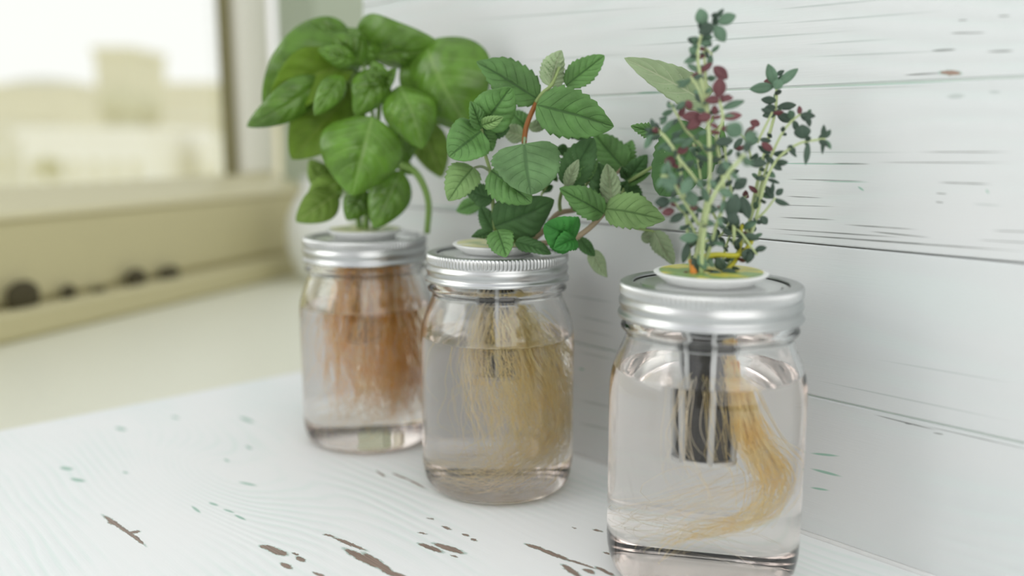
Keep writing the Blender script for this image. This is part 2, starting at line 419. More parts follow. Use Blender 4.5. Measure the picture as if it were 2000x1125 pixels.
t_ = box((TX0, TY0, -0.022), (TX1, TY1, 0), bev=0.0005)
obj('tabletop', t_, M['table'], table, smooth=False)
ap = box((TX0 + 0.03, TY0 + 0.03, -0.085), (TX1 - 0.03, TY1 - 0.03, -0.0221), bev=0.002)
obj('apron', ap, M['table_plain'], table, smooth=False)
for sx in (TX0 + 0.035, TX1 - 0.085):
    for sy in (TY0 + 0.035, TY1 - 0.085):
        obj('leg', box((sx, sy, -0.75), (sx + 0.05, sy + 0.05, -0.0852), bev=0.003), M['table_plain'], table, smooth=False)

# ------------------------------------------------------------------ setting: plank wall
GR = [0.0, 0.0660, 0.1348, 0.2032, 0.2716, 0.340, 0.408, 0.476, 0.544, 0.612]
WX0, WX1 = -0.353, 0.75
def wmark(x1, y1, x2, y2, wmm, kind='line'):
    p = on_wall(x1, y1); q = on_wall(x2, y2); c = (p + q) / 2; d = q - p
    ang = math.atan2(d.z, d.x)
    return (c.x, c.z, ang, d.length / 2, wmm / 2000.0, kind)
wm = [wmark(*a) for a in [
    (1760,147,1850,142,0.9), (1815,99.5,1872,96.5,1.2), (1922,101,1985,99,0.9), (1850,65,1932,63.5,0.8), (1868,40,1892,39,0.6), (1946,31.5,1976,31,0.6),
    (1620,319,1705,320.5,0.7), (1700,317,1990,318,0.45), (1780,297,1990,297,0.5), (1530,350,1700,354,0.6), (1825,356,1945,360,0.7),
    (1530,383,1612,387,0.5), (1515,400,1640,404,0.45), (1515,424,1640,430,0.7), (1640,438,1800,449,0.7), (1690,451,1825,465,0.7), (1825,377,1852,379,0.5),
    (1825,394,1845,396,0.6), (1500,455,2040,494,0.9), (1480,445,1780,465,0.7), (1900,468,2040,476,0.5),
    (1700,808,1840,843,0.7), (1790,828,2040,885,0.5), (1765,826,1785,829,0.9), (1820,845,1845,849,0.7), (1930,450,2040,454,0.5)]]
wm += [wmark(*a, 'faint') for a in [
    (1100,575,1205,592,1.4), (1125,616,1205,634,1.6), (1125,642,1205,660,1.0), (1125,686,1205,704,1.3), (1125,780,1205,798,1.6), (1125,825,1205,842,1.6),
    (1500,297,1800,298,0.7), (1540,318,1640,319,0.7), (1200,300,1500,318,0.8), (1100,330,1480,352,0.7), (1200,250,1240,252,0.8), (1100,345,1500,378,0.7), (1100,362,1500,400,0.7),
    (1500,20,1760,-4,1.1), (1500,48,1860,20,1.0), (1200,92,1700,58,1.2), (1560,88,1760,75,0.9), (1200,60,1560,38,1.0), (1560,112,1880,98,0.9), (900,40,1300,12,1.2), (1000,120,1240,105,1.2),
    (1846,189,1888,187,2.4), (1928,179.5,1957,180,1.4), (1560,176,1840,167,0.7), (1895,398,1960,402,0.8), (840,330,1100,352,1.3), (1580,740,2000,828,0.8), (1100,405,1480,440,0.9), (1700,700,2000,752,0.6)]]
wm += [wmark(*a, 'teal') for a in [(1582,885,1640,891,1.3), (1582,915,1645,931,1.5), (1582,952,1620,958,1.2), (1675,364,1688,373,1.0), (1925,370,1932,378,0.8), (1130,720,1142,722,1.3), (1500,319,1690,321,0.6),
     (1240,182,1300,181,1.6), (1500,172,1884,157.5,1.1), (1600,354,1700,356,0.5), (820,398,1180,446,1.4)]]
wm += [wmark(*a, 'chip') for a in [(1836,142,1876,143,1.8)]]
planks = []
for i in range(len(GR) - 1):
    z0, z1 = GR[i], GR[i+1]
    mk = [k for k in wm if z0 - 0.004 <= k[1] < z1 + 0.0005] if i < 5 else []
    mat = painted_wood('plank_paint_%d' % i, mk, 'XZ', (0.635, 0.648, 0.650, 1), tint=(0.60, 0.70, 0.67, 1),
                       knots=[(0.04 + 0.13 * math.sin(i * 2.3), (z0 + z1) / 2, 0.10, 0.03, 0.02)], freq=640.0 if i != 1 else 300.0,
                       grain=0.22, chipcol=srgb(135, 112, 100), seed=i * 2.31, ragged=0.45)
    g = 0.0003
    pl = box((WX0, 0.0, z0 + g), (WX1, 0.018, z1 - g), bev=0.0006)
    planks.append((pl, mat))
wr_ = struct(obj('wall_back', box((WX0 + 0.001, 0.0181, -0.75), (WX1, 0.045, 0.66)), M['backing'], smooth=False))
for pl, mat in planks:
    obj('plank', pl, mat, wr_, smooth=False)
for zi, yy in ((GR[1], 0.0009), (GR[2], 0.0030), (GR[3], 0.0006), (GR[4], 0.0009), (GR[0] + 0.0004, 0.0008)):
    obj('joint_filler', box((WX0 + 0.001, yy, zi - 0.0016), (WX1 - 0.001, 0.016, zi + 0.0016)) if zi > 0.01 else box((WX0 + 0.001, yy, 0.0001), (WX1 - 0.001, 0.016, 0.0012)), M['filler'] if yy < 0.002 else M['backing'], wr_, smooth=False)
obj('lower_panel', box((WX0, 0.0005, -0.75), (WX1, 0.018, -0.0002), bev=0.001), M['backing'], wr_, smooth=False)

# ------------------------------------------------------------------ setting: floor, window corner
WD = Vector((0.3665, 0.930)).normalized()              # run of the window wall, camera frame
MD = Vector((WD.y, -WD.x))                             # towards the room
SZ = -0.02
P0 = Vector((-0.37, 1.243))                            # foot of the frame on the sill
def wp(s, m, z):                                       # s along the window, m out from the frame foot towards the room
    q = P0 + WD * s + MD * m; return cw(q.x, q.y, z)
eW = (wp(1, 0, 0) - wp(0, 0, 0)); eM = (wp(0, 1, 0) - wp(0, 0, 0)); O0 = wp(0, 0, 0)
def wbox(s0, s1, m0, m1, z0, z1, bev=0.0): # frame keeps right-handedness: (M, W, Z)
    return box((m0, s0, z0), (m1, s1, z1), bev=bev, frame=(O0, eM, eW, UP))
GL = -0.075                                            # glass plane
win = bpy.data.objects.new('window_1', None); C.objects.link(win); win.location = wp(-0.4, 0, SZ); struct(win)
S0, S1 = -1.35, 0.150
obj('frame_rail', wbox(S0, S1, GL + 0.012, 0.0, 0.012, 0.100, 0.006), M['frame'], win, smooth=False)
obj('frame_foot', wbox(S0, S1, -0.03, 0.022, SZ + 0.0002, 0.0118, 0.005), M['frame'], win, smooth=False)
# sloped ledge between rail and glass
lg = MB(); vs = []
for s in (S0, S1):
    for (m, z) in ((0.0, 0.1001), (0.0, 0.106), (GL + 0.014, 0.128), (GL + 0.014, 0.1001)): vs.append(wp(s, m, z))
lg.add(vs, [(0,1,2,3), (7,6,5,4), (0,4,5,1), (1,5,6,2), (2,6,7,3), (3,7,4,0)])
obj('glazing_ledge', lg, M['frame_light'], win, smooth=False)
SP = 0.058
obj('window_pane', wbox(S0, SP, GL - 0.002, GL + 0.002, 0.118, 0.95), M['pane'], win, smooth=False)
obj('gasket', wbox(SP - 0.002, SP + 0.018, GL - 0.006, GL + 0.008, 0.124, 0.95, 0.002), M['gasket'], win, smooth=False)
obj('gasket', wbox(S0, SP - 0.0042, GL - 0.012, GL + 0.0135, 0.112, 0.1275, 0.002), M['frame'], win, smooth=False)
obj('frame_jamb', wbox(SP + 0.0182, S1 + 0.002, GL - 0.02, GL + 0.020, 0.1285, 0.95, 0.004), M['reveal'], win, smooth=False)
# dark plugs in the drainage gap at the foot of the rail
for (px, py, w, h) in ((30, 578, 0.040, 0.026), (118, 556, 0.020, 0.014), (178, 556, 0.020, 0.006), (252, 548, 0.032, 0.018), (318, 537, 0.034, 0.014)):
    d = ray(px, py); nn = eM; t = (O0 - CAM).dot(nn) / d.dot(nn); q = CAM + d * t
    s = (q - O0).dot(eW) / eW.length_squared
    pm = lathe([(0, 0), (w * .42, 0.0006), (w * .5, h * .3), (w * .44, h * .75), (w * .2, h), (0, h * 1.03)], 16, (0, 0, 0))
    pm.v = [tuple(O0 + eW * (s + v[0]) + eM * (0.011 + v[1] * 0.35) + UP * (0.0122 + v[2])) for v in pm.v]
    obj('drain_plug', pm, M['darkhole'], win)
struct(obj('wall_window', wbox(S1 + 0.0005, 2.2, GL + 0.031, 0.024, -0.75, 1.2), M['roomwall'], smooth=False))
sm = MB()
pts = [wp(S0, -0.2, SZ), wp(0.75, -0.2, SZ), Vector((WX0 - 0.001, 0.9, SZ)), Vector((WX0 - 0.001, 0.05, SZ)), Vector((-0.4225, 0.05, SZ)), Vector((-0.4225, -1.3, SZ)), Vector((-1.5, -1.3, SZ))]
n = len(pts); vs = pts + [p - UP * 0.03 for p in pts]
sm.add(vs, [tuple(range(n)), tuple(range(n, 2*n))[::-1]] + [(i, i+n, (i+1) % n + n, (i+1) % n) for i in range(n)])
struct(obj('trim_1', sm, M['sill'], smooth=False))
cv = MB(); nS = 6; rc = 0.0016
sec = [(0.0, 0.0)] + [(-(rc - rc * math.sin(math.pi / 2 * k / nS)), rc - rc * math.cos(math.pi / 2 * k / nS)) for k in range(nS + 1)]
vs = [Vector((x, -0.00002 + p[0], 0.00003 + p[1])) for x in (WX0 + 0.0005, 0.6195) for p in sec]; n = len(sec)
cv.add(vs, [tuple(range(n)), tuple(range(n, 2*n))[::-1]] + [(i, i + n, (i + 1) % n + n, (i + 1) % n) for i in range(n)])
struct(obj('trim_2', cv, M['caulk']))
struct(obj('wall_right', box((1.5, -3.5, -0.75), (1.55, 0.6, 1.9)), M['farwall'], smooth=False))
struct(obj('floor', box((-3.2, -3.5, -0.80), (2.6, 1.6, -0.7502)), M['floor'], smooth=False))

# ------------------------------------------------------------------ outside the window
GZ = -14.0
def far(px, D, z):
    d = ray(px, 270); q = CAM + d * (D / d.dot(FWD)); return Vector((q.x, q.y, z))
gm = MB(); 
gv = [CAM + (FWD * a + RIGHT * b) for a, b in ((9, -900), (9, 900), (900, 900), (900, -900))]
gv = [Vector((p.x, p.y, GZ)) for p in gv]
gm.add(gv, [(0, 1, 2, 3)]); struct(obj('ground', gm, M['earth'], smooth=False))
def far_box(px0, px1, ytop, D, depth, zb=GZ):
    zt = CAMH - (ytop - 270) / 1774.0 * D
    a = far(px0, D, 0); w = (px1 - px0) / 1774.0 * D
    o = Vector((a.x, a.y, zb)); return (o, RIGHT, FWD, UP), w, zt - zb
def building(name, label, px0, px1, ytop, D, depth, mat, roof=None, floors=3, cols=5):
    fr, w, h = far_box(px0, px1, ytop, D, depth)
    c = fr[0] + RIGHT * (w / 2) + FWD * (depth / 2)
    b = thing(name, label, 'building', c)
    obj('wall', box((0, 0, 0), (w, depth, h), frame=fr), mat, b, smooth=False)
    obj('roof', box((-0.3, -0.3, h), (w + 0.3, depth + 0.3, h + max(0.5, h * 0.04)), frame=fr), roof or M['roofing'], b, smooth=False)
    for k in range(cols):
        for f in range(floors):
            x = w * (k + 0.28) / cols; z = h - (f + 0.9) * 3.2
            if z < 0.5: continue
            obj('window', box((x, -0.06, z), (x + w * 0.42 / cols, 0.0, z + 1.5), frame=fr), M['tower'], b, smooth=False)
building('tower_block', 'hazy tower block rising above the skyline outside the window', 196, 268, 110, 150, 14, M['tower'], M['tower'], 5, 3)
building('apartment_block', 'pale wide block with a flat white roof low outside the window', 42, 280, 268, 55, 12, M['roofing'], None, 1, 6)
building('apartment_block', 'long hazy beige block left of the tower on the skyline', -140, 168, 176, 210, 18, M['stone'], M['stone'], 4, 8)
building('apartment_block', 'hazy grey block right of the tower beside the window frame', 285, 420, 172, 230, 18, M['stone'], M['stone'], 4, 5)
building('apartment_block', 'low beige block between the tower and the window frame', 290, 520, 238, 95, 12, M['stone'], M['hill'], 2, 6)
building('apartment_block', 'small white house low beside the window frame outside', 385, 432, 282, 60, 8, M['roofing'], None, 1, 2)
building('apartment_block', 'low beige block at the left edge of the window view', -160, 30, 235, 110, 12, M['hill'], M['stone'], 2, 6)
def far_tree(label, px, ybase, ytop, D, seed):
    z0 = CAMH - (ybase - 270) / 1774.0 * D; zt = CAMH - (ytop - 270) / 1774.0 * D
    b = far(px, D, GZ); t = thing('tree', label, 'tree', b)
    tk = MB(); tube(tk, [b, b + UP * (zt - GZ) * 0.6], [0.3, 0.18], 8); obj('trunk', tk, M['foliage_far'], t)
    cm = MB(); r = random.Random(seed); H = zt - z0
    for k in range(9):
        c = b + RIGHT * r.uniform(-.3, .3) * H + FWD * r.uniform(-.3, .3) * H + UP * (z0 - GZ + r.uniform(.25, .78) * H)
        R = r.uniform(.20, .30) * H
        lathe([(0, -R), (R*.6, -R*.8), (R*.95, -R*.3), (R, R*.1), (R*.8, R*.6), (R*.4, R*.93), (0, R)], 12, c, lambda k_, a_: 0.12 * R * math.sin(5 * a_ + k_ * 2), mb=cm)
    obj('crown', cm, M['foliage_far'], t)
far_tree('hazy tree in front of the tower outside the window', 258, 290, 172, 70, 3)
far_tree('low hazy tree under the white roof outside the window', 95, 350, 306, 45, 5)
hm = MB(); vs = []; nh = 60
for i in range(nh):
    px = -900 + i * 40; D = 800.0
    zt = CAMH + D * (92 + 16 * math.sin(i * .31) + 8 * math.sin(i * .83)) / 1774
    vs += [far(px, D, GZ), far(px, D, zt), far(px, D + 90, GZ)]
fs = []
for i in range(nh - 1): a = 3*i; fs += [(a, a+3, a+4, a+1), (a+1, a+4, a+5, a+2)]
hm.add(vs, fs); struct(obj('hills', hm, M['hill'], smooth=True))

# ------------------------------------------------------------------ white vase on the sill
vb = on_table(628, 548, SZ)
vp = [(0, 0.0), (0.020, 0.0), (0.024, 0.002), (0.036, 0.020), (0.0445, 0.045), (0.0465, 0.068), (0.043, 0.092), (0.034, 0.112), (0.025, 0.124), (0.021, 0.135), (0.023, 0.147),
      (0.0215, 0.147), (0.0185, 0.135), (0.022, 0.122), (0.040, 0.090), (0.043, 0.068), (0.040, 0.04), (0.02, 0.006), (0, 0.005)]
vase = obj('vase', lathe(vp, 64, (vb.x, vb.y, SZ + 0.0002)), M['vase'])
tag(vase, 'white rounded vase on the windowsill behind the basil jar', 'vase')

# ------------------------------------------------------------------ jars
mm = 0.001
OUT = [(0, 1.0), (24, 0.9), (29.5, 0.5), (31.5, 0.0), (33.0, 0.1), (34.6, 0.8), (36.3, 2.1), (37.9, 4.3), (39.0, 7.4), (39.7, 11.5), (39.9, 16), (39.9, 45), (39.9, 76), (39.7, 82), (38.9, 87), (37.2, 92.5), (35.0, 97.5), (33.7, 101),
       (33.4, 103.2), (34.4, 104.0), (35.6, 104.8), (35.7, 105.8), (34.8, 106.6), (33.7, 107.4), (33.5, 112), (33.5, 120.5), (33.0, 121.2), (32.2, 121.5)]
INN = [(31.2, 121.2), (30.9, 120.5), (30.9, 104), (31.2, 101), (32.6, 97.2), (34.8, 92.0), (36.5, 86.7), (37.3, 81.8), (37.5, 76), (37.5, 45), (37.5, 16), (37.2, 11.5), (36.5, 7.9), (35.3, 5.3), (33.6, 3.6), (31.5, 2.7), (27, 2.4), (10, 2.7), (0, 2.9)]
def inner_r(z):
    for (r0, z0), (r1, z1) in zip(INN[:-1], INN[1:]):
        if z1 <= z <= z0 and z0 != z1: return r0 + (r1 - r0) * (z0 - z) / (z0 - z1)
    return 20
def build_jar(c, lvl, label, wlabel, rot=0.0):
    c = Vector((c.x, c.y, 0.0002))
    j = thing('glass_jar', label, 'jar', c, 'screw-topped glass jars in a row')
    above = [p for p in INN if p[1] > lvl + 0.3]; below = [p for p in INN if p[1] < lvl - 0.3]
    rw = inner_r(lvl)
    prof = [(r * mm, z * mm) for r, z in OUT + above + [(rw, lvl)]]
    obj('jar_body', lathe(prof, 112, c), M['glass'], j)
    wm_ = MB(); lathe([(r * mm, z * mm) for r, z in [(rw, lvl)] + below][::-1], 112, c, mi=0, mb=wm_)
    lathe([(rw * mm, lvl * mm), ((rw - 0.8) * mm, (lvl - 0.45) * mm), ((rw - 2.0) * mm, (lvl - 0.6) * mm), (0, (lvl - 0.6) * mm)], 112, c, mi=1, mb=wm_)
    w = obj('water', wm_, [M['water_side'], M['water_top']]); tag(w, wlabel, 'water', 'water in the jars')
    # screw band
    B = [(35.2, 110.2), (36.1, 109.6), (37.0, 109.8), (37.3, 110.6), (36.9, 111.4), (36.1, 112.0), (35.9, 113.0), (36.3, 114.0), (36.75, 115.0), (36.75, 116.2), (36.2, 117.3), (35.8, 118.1),
         (36.0, 118.7), (36.35, 119.1), (36.5, 119.6), (36.5, 122.2), (36.3, 122.9), (35.6, 123.5), (34.6, 123.75), (31.6, 123.75), (31.1, 123.5), (31.0, 122.9), (34.7, 122.7), (34.8, 110.5), (35.2, 110.2)]
    kn = lambda k, a: (-0.00060 * (0.5 + 0.5 * math.cos(a * 118)) if 13 <= k <= 16 else 0.0)
    obj('screw_band', lathe([(r * mm, z * mm) for r, z in B], 944, c, kn), M['band'], j, sharp=50)
    D = [(13.6, 122.0), (31.5, 121.55), (33.4, 121.6), (33.4, 122.3), (29.6, 122.35), (29.1, 122.05), (28.3, 122.05), (27.8, 122.75), (26.6, 122.95), (13.6, 122.95), (13.6, 122.0)]
    obj('lid_disc', lathe([(r * mm, z * mm) for r, z in D], 96, c), M['lid'], j, sharp=40)
    return j, c

def print_mat(name, base, a, b, seed):
    m, nt, out = new_mat(name); L = nt.links
    tc = N(nt, 'ShaderNodeTexCoord'); mp = N(nt, 'ShaderNodeMapping'); mp.inputs['Location'].default_value = (seed, seed, 0); mp.inputs['Scale'].default_value = (70, 110, 70)
    L.new(tc.outputs['Object'], mp.inputs[0]); ns = N(nt, 'ShaderNodeTexNoise'); ns.inputs['Scale'].default_value = 1; ns.inputs['Detail'].default_value = 1.5; L.new(mp.outputs[0], ns.inputs['Vector'])
    c = mixc(nt, maprange(nt, ns.outputs[0], 0.42, 0.52), a, b); c = mixc(nt, maprange(nt, ns.outputs[0], 0.62, 0.70), c, base)
    p = N(nt, 'ShaderNodeBsdfPrincipled'); p.inputs['Roughness'].default_value = 0.35; L.new(c, p.inputs['Base Color']); L.new(p.outputs[0], out.inputs[0]); return m
PR = [print_mat('printed_disc_pale', srgb(214, 216, 196), srgb(150, 172, 118), srgb(206, 206, 150), 2.0),
      print_mat('printed_disc_green', srgb(214, 214, 140), srgb(126, 160, 92), srgb(208, 200, 82), 5.3)]
def build_cup(c, label, pm, cupbot=57.0):
    k = thing('net_cup', label, 'cup', c + UP * 0.123, 'net cups set in the jar lids')
    R = [(13.2, 121.0), (16.4, 123.1), (17.4, 123.3), (21.6, 126.2), (22.7, 127.1), (22.8, 127.6), (22.3, 127.9), (19.5, 127.6), (12.5, 127.3), (12.2, 121.0), (13.2, 121.0)]
    obj('cup_rim', lathe([(r * mm, z * mm) for r, z in R], 80, c), M['white_plastic'], k, sharp=50)
    obj('printed_disc', lathe([(3.0 * mm, 127.9 * mm), (20.6 * mm, 127.95 * mm), (20.6 * mm, 128.2 * mm), (3.0 * mm, 128.15 * mm), (3.0 * mm, 127.9 * mm)], 64, c), pm, k, sharp=40)
    rt, rb = 12.6, 9.0
    for i in range(6):
        a = math.radians(60 * i) + math.atan2(-FWD.y, -FWD.x)
        p0 = c + Vector((math.cos(a) * rt, math.sin(a) * rt, 121)) * mm; p1 = c + Vector((math.cos(a) * rb, math.sin(a) * rb, cupbot)) * mm
        mb = MB(); tube(mb, [p0, p1], [1.25 * mm, 1.15 * mm], 6); obj('cup_rib', mb, M['rib_plastic'], k)
    for z in (109.0, 97.0):
        r = rb + (rt - rb) * (z - cupbot) / (121 - cupbot)
        obj('cup_ring', lathe([((r - .5) * mm, (z - .7) * mm), ((r + .6) * mm, (z - .7) * mm), ((r + .6) * mm, (z + .7) * mm), ((r - .5) * mm, (z + .7) * mm), ((r - .5) * mm, (z - .7) * mm)], 48, c), M['rib_plastic'], k, sharp=40)
    obj('cup_base', lathe([(0, (cupbot - .8) * mm), ((rb + .7) * mm, (cupbot - .8) * mm), ((rb + .9) * mm, (cupbot + 1.0) * mm), ((rb - .4) * mm, (cupbot + 1.0) * mm), (0, (cupbot + .6) * mm)], 48, c), M['rib_plastic'], k, sharp=40)
    return k
def build_medium(c, cupbot, label, zt=126.5):
    rt, rb = 11.2, 7.9; mdl = []
    for i in range(30):
        z = cupbot + 1.2 + (zt - cupbot - 1.2) * i / 29; mdl.append(((rb + (rt - rb) * i / 29), z))
    mod = lambda k, a: 0.0008 * mnoise.noise(Vector((math.cos(a) * 3, math.sin(a) * 3, k * .7)))
    g = lathe([(0, (cupbot + 1.1) * mm)] + [(r * mm, z * mm) for r, z in mdl] + [(0, zt * mm)], 40, c, mod)
    o = obj('growing_plug', g, M['medium']); tag(o, label, 'growing plug', 'dark growing plugs in the net cups'); return o

J3 = at(1387, 562, 0.358); J2 = at(971, 496, 0.457); J1 = at(713, 455, 0.531)
j3, c3 = build_jar(J3, 88, 'glass jar under the thyme at the right, nearest the camera', 'clear water in the right jar, under the thyme')
j2, c2 = build_jar(J2, 81, 'glass jar under the mint, middle of the three jars', 'clear water in the middle jar, around the pale yellow roots')
j1, c1 = build_jar(J1, 83, 'glass jar under the basil at the left, farthest from the camera', 'clear water in the left jar, around the orange roots')
build_cup(c3, 'white net cup with a green and yellow printed disc under the thyme', PR[1], 52.0)
build_cup(c2, 'white net cup with a pale printed disc under the mint', PR[0], 60.0)
build_cup(c1, 'white net cup in the lid under the basil', PR[0], 62.0)
build_medium(c3, 52.0, 'dark growing plug in the net cup of the thyme jar')
build_medium(c2, 60.0, 'dark growing plug in the net cup of the mint jar')
build_medium(c1, 62.0, 'growing plug hidden among the orange roots of the basil jar')

# ------------------------------------------------------------------ leaves
def wprof(kind, t):
    if kind == 'basil': return (math.sin(math.pi * min(1, t) ** 0.80) ** 0.72) * (1 - 0.12 * t) if 0 < t < 1 else 0
    if kind == 'mint': return (t ** 0.52) * ((1 - t) ** 0.80) / 0.450 if 0 < t < 1 else 0
    if kind == 'heart': return (t ** 0.34) * ((1 - t) ** 0.62) / 0.56 if 0 < t < 1 else 0
    return math.sin(math.pi * t) ** 0.75 if 0 < t < 1 else 0

def leaf(parent, base, tip, w, mats, kind='mint', roll=0, bend=0.08, droop=0.0, fold=0.12, curl=-0.1, relief=0.5, nt=34, nu=14, nv=6, slope=1.6,
         serr=0.0, wave=0.0, seed=0, flip=False, label=None, pet=None, thick=0.00022, twist=0.0, name='leaf'):
    base = Vector(base); tip = Vector(tip); a = tip - base; Ln = a.length; a.normalize()
    v = (CAM - (base + tip) / 2).normalized()
    s = a.cross(v)
    if s.length < 0.05: s = a.cross(UP)
    s.normalize(); n = s.cross(a).normalized()
    ca, sa = math.cos(math.radians(roll)), math.sin(math.radians(roll))
    s, n = s * ca + n * sa, n * ca - s * sa
    sg = -1 if flip else 1
    vs = []; uv = []; r = random.Random(seed)
    o1, o2 = r.uniform(0, 6.28), r.uniform(0, 6.28)
    for side in (0, 1):
        for i in range(nt + 1):
            t = i / nt; hw = wprof(kind, t) * w / 2 + 0.0003 * (1 - t)
            tw = math.radians(twist) * t; st = s * math.cos(tw) + n * math.sin(tw); nn = n * math.cos(tw) - s * math.sin(tw)
            cen = base + a * (Ln * t) + n * (Ln * (bend * math.sin(math.pi * t) + droop * (t * t - t)))
            for k in range(nu + 1):
                u = -1 + 2 * k / nu; au = abs(u); h = hw
                if serr and au > 0.99: h = hw * (1 + serr * (((t * 9 + 0.2) % 1.0) - 0.45))
                uu = au * (0.75 + 0.35 * au); ph = t * nv - uu * slope
                puff = (0.5 - 0.5 * math.cos(2 * math.pi * ph)) * (1 - au ** 5) * min(1, au * 4) * math.sin(math.pi * t) ** 0.5
                z = sg * relief * 0.001 * (puff * 1.0 - 0.7 * math.exp(-(u / 0.10) ** 2)) * math.sin(math.pi * t)
                z += fold * au * hw + curl * au * au * hw
                z += wave * hw * au * math.sin(9 * t + o1 + (1.7 if u > 0 else 0)) + wave * 0.35 * hw * math.sin(5 * t + o2)
                p = cen + st * (u * h) + nn * (z - (thick if side else 0))
                vs.append(p); uv.append((k / nu, t))
    M_ = (nt + 1) * (nu + 1); fs = []; mi = []
    for i in range(nt):
        for k in range(nu):
            a0 = i * (nu + 1) + k; q = (a0, a0 + 1, a0 + nu + 2, a0 + nu + 1)
            fs.append(q); mi.append(1 if flip else 0)
            fs.append(tuple(x + M_ for x in q[::-1])); mi.append(0 if flip else 1)
    rim = [k for k in range(nu + 1)] + [i * (nu + 1) + nu for i in range(1, nt + 1)] + [nt * (nu + 1) + k for k in range(nu - 1, -1, -1)] + [i * (nu + 1) for i in range(nt - 1, 0, -1)]
    for q0, q1 in zip(rim, rim[1:] + rim[:1]): fs.append((q1, q0, q0 + M_, q1 + M_)); mi.append(0)
    mb = MB(); mb.add(vs, fs, 0, uv); mb.m = mi
    if pet is not None:
        pet = Vector(pet); mid = (pet + base) / 2 + UP * (pet - base).length * 0.12
        pts = smooth_path([pet, mid, base + a * Ln * 0.03], 5)
        tube(mb, pts, [0.0006 + 0.0002 * (1 - i / (len(pts) - 1)) for i in range(len(pts))], 7, mi=1)
    return obj(name, mb, mats, parent, label=label)

# ------------------------------------------------------------------ basil
G = srgb
M['basil'] = leaf_mat('basil_leaf', G(98, 138, 50), G(160, 188, 112), 5, 1.5, 0.27, 0.28, 0.08, 0.74, 0.35, 0.5, 0.30)
M['basil_under'] = leaf_mat('basil_leaf_underside', G(122, 152, 66), G(170, 190, 118), 5, 1.5, 0.55, 0.32, 0.10, 0.88, 0.35, 0.3, 0.5)
M['basil_olive'] = leaf_mat('basil_leaf_olive', G(102, 134, 34), G(136, 158, 66), 5, 1.5, 0.55, 0.30, 0.08, 0.85, 0.2, 0.3, 0.35)
M['basil_stem'] = plain('basil_stem', G(118, 150, 74), 0.45, 0, 0, 300)
basil = thing('basil_plant', 'bushy basil with large glossy drooping leaves growing from the left jar', 'plant', c1 + UP * 0.1275)
def B(cx, cy): return 460 + cx / 2.394, cy / 2.394
YB = 0.531
def bl(b, t, w, dy0=0.0, dy1=0.0, m=('basil', 'basil_under'), **kw):
    bx, by = B(*b); tx, ty = B(*t); sc_ = 1 / 2.394 / 1774 * YB
    kw.setdefault('kind', 'basil'); kw.setdefault('nv', 5); kw.setdefault('slope', 1.5); kw.setdefault('relief', 1.7); kw.setdefault('curl', -0.5); kw.setdefault('fold', 0.05)
    rr = random.Random(int(b[0] * 5 + t[0])); kw.setdefault('seed', int(b[0] + t[1])); kw.setdefault('wave', rr.uniform(.03, .12)); kw.setdefault('twist', rr.uniform(-25, 25)); kw.setdefault('droop', rr.uniform(-.12, .12))
    leaf(basil, at(bx, by, YB + dy0), at(tx, ty, YB + dy1), w * sc_, [M[m[0]], M[m[1]]], **kw)
bl((640, 545), (545, 915), 385, -.030, -.040, bend=0.16, nt=45, nu=20)                       # large front leaf
bl((765, 400), (872, 695), 250, -.012, -.020, bend=0.22, roll=12)                             # right of centre, drooping
bl((690, 330), (560, 545), 180, -.008, -.022, bend=0.20, relief=2.0, wave=0.10)               # puckered centre
bl((690, 380), (752, 318), 80, -.012, -.020, bend=0.25, curl=0.5)
bl((685, 390), (640, 285), 95, -.010, -.014, bend=0.2, relief=1.8)
bl((700, 400), (610, 330), 90, -.014, -.022, bend=0.2, relief=1.8)
bl((885, 195), (1100, 620), 470, .000, -.005, bend=0.20, roll=-10, nt=45, nu=20, relief=1.5)  # big right leaf
bl((850, 240), (900, 600), 230, .008, .004, bend=0.12, roll=18)
bl((560, 165), (975, 225), 300, .012, .000, bend=0.24, roll=-35, relief=1.2)                  # top right dome
bl((640, 260), (900, 190), 200, .004, .002, bend=0.22, roll=-20)
bl((600, 300), (455, 165), 170, -.004, -.014, bend=0.15, relief=2.4, wave=0.12)               # puckered top centre
bl((590, 290), (650, 130), 170, .004, .008, bend=0.15, relief=2.4, wave=0.12)
bl((640, 300), (520, 130), 150, .006, .010, bend=0.1, relief=2.2, wave=0.1)
bl((565, 290), (385, 232), 105, -.010, -.020, bend=0.18, relief=2.0)
bl((560, 175), (130, 500), 400, .014, .008, bend=0.22, roll=8, relief=1.9, wave=0.04, nt=45, nu=18)    # outer left dome
bl((540, 170), (250, 160), 180, .016, .010, bend=0.22, roll=10, relief=2.2, wave=0.06)
bl((550, 290), (150, 525), 250, .002, -.004, ('basil_olive', 'basil_olive'), bend=0.20, roll=-25, curl=0.25)
bl((560, 330), (230, 470), 200, .012, .010, ('basil_olive', 'basil_olive'), bend=0.1, curl=0.2)
bl((400, 370), (52, 592), 170, -.008, -.022, bend=0.16, roll=15, wave=0.08)                   # left tip
bl((555, 420), (262, 745), 350, .006, -.010, ('basil_olive', 'basil_olive'), bend=0.08, roll=-8, curl=0.1)
bl((500, 355), (368, 540), 120, -.018, -.032, bend=0.18)                                     # small light leaf
bl((475, 905), (282, 1035), 170, -.006, -.018, ('basil_under', 'basil_under'), bend=0.14, curl=-0.2)
bl((490, 840), (335, 960), 150, -.004, -.008, ('basil_under', 'basil_under'), bend=0.1)
bl((440, 880), (345, 745), 130, .004, .008, ('basil_under', 'basil_under'), bend=0.1)
bl((608, 885), (520, 1030), 140, -.008, -.014, bend=0.12)
bl((775, 800), (648, 1068), 200, -.012, -.026, bend=0.14)
bl((860, 560), (965, 832), 190, .016, .022, ('basil_under', 'basil_under'), bend=0.08)
bl((770, 560), (770, 800), 170, .002, .004, bend=0.1)
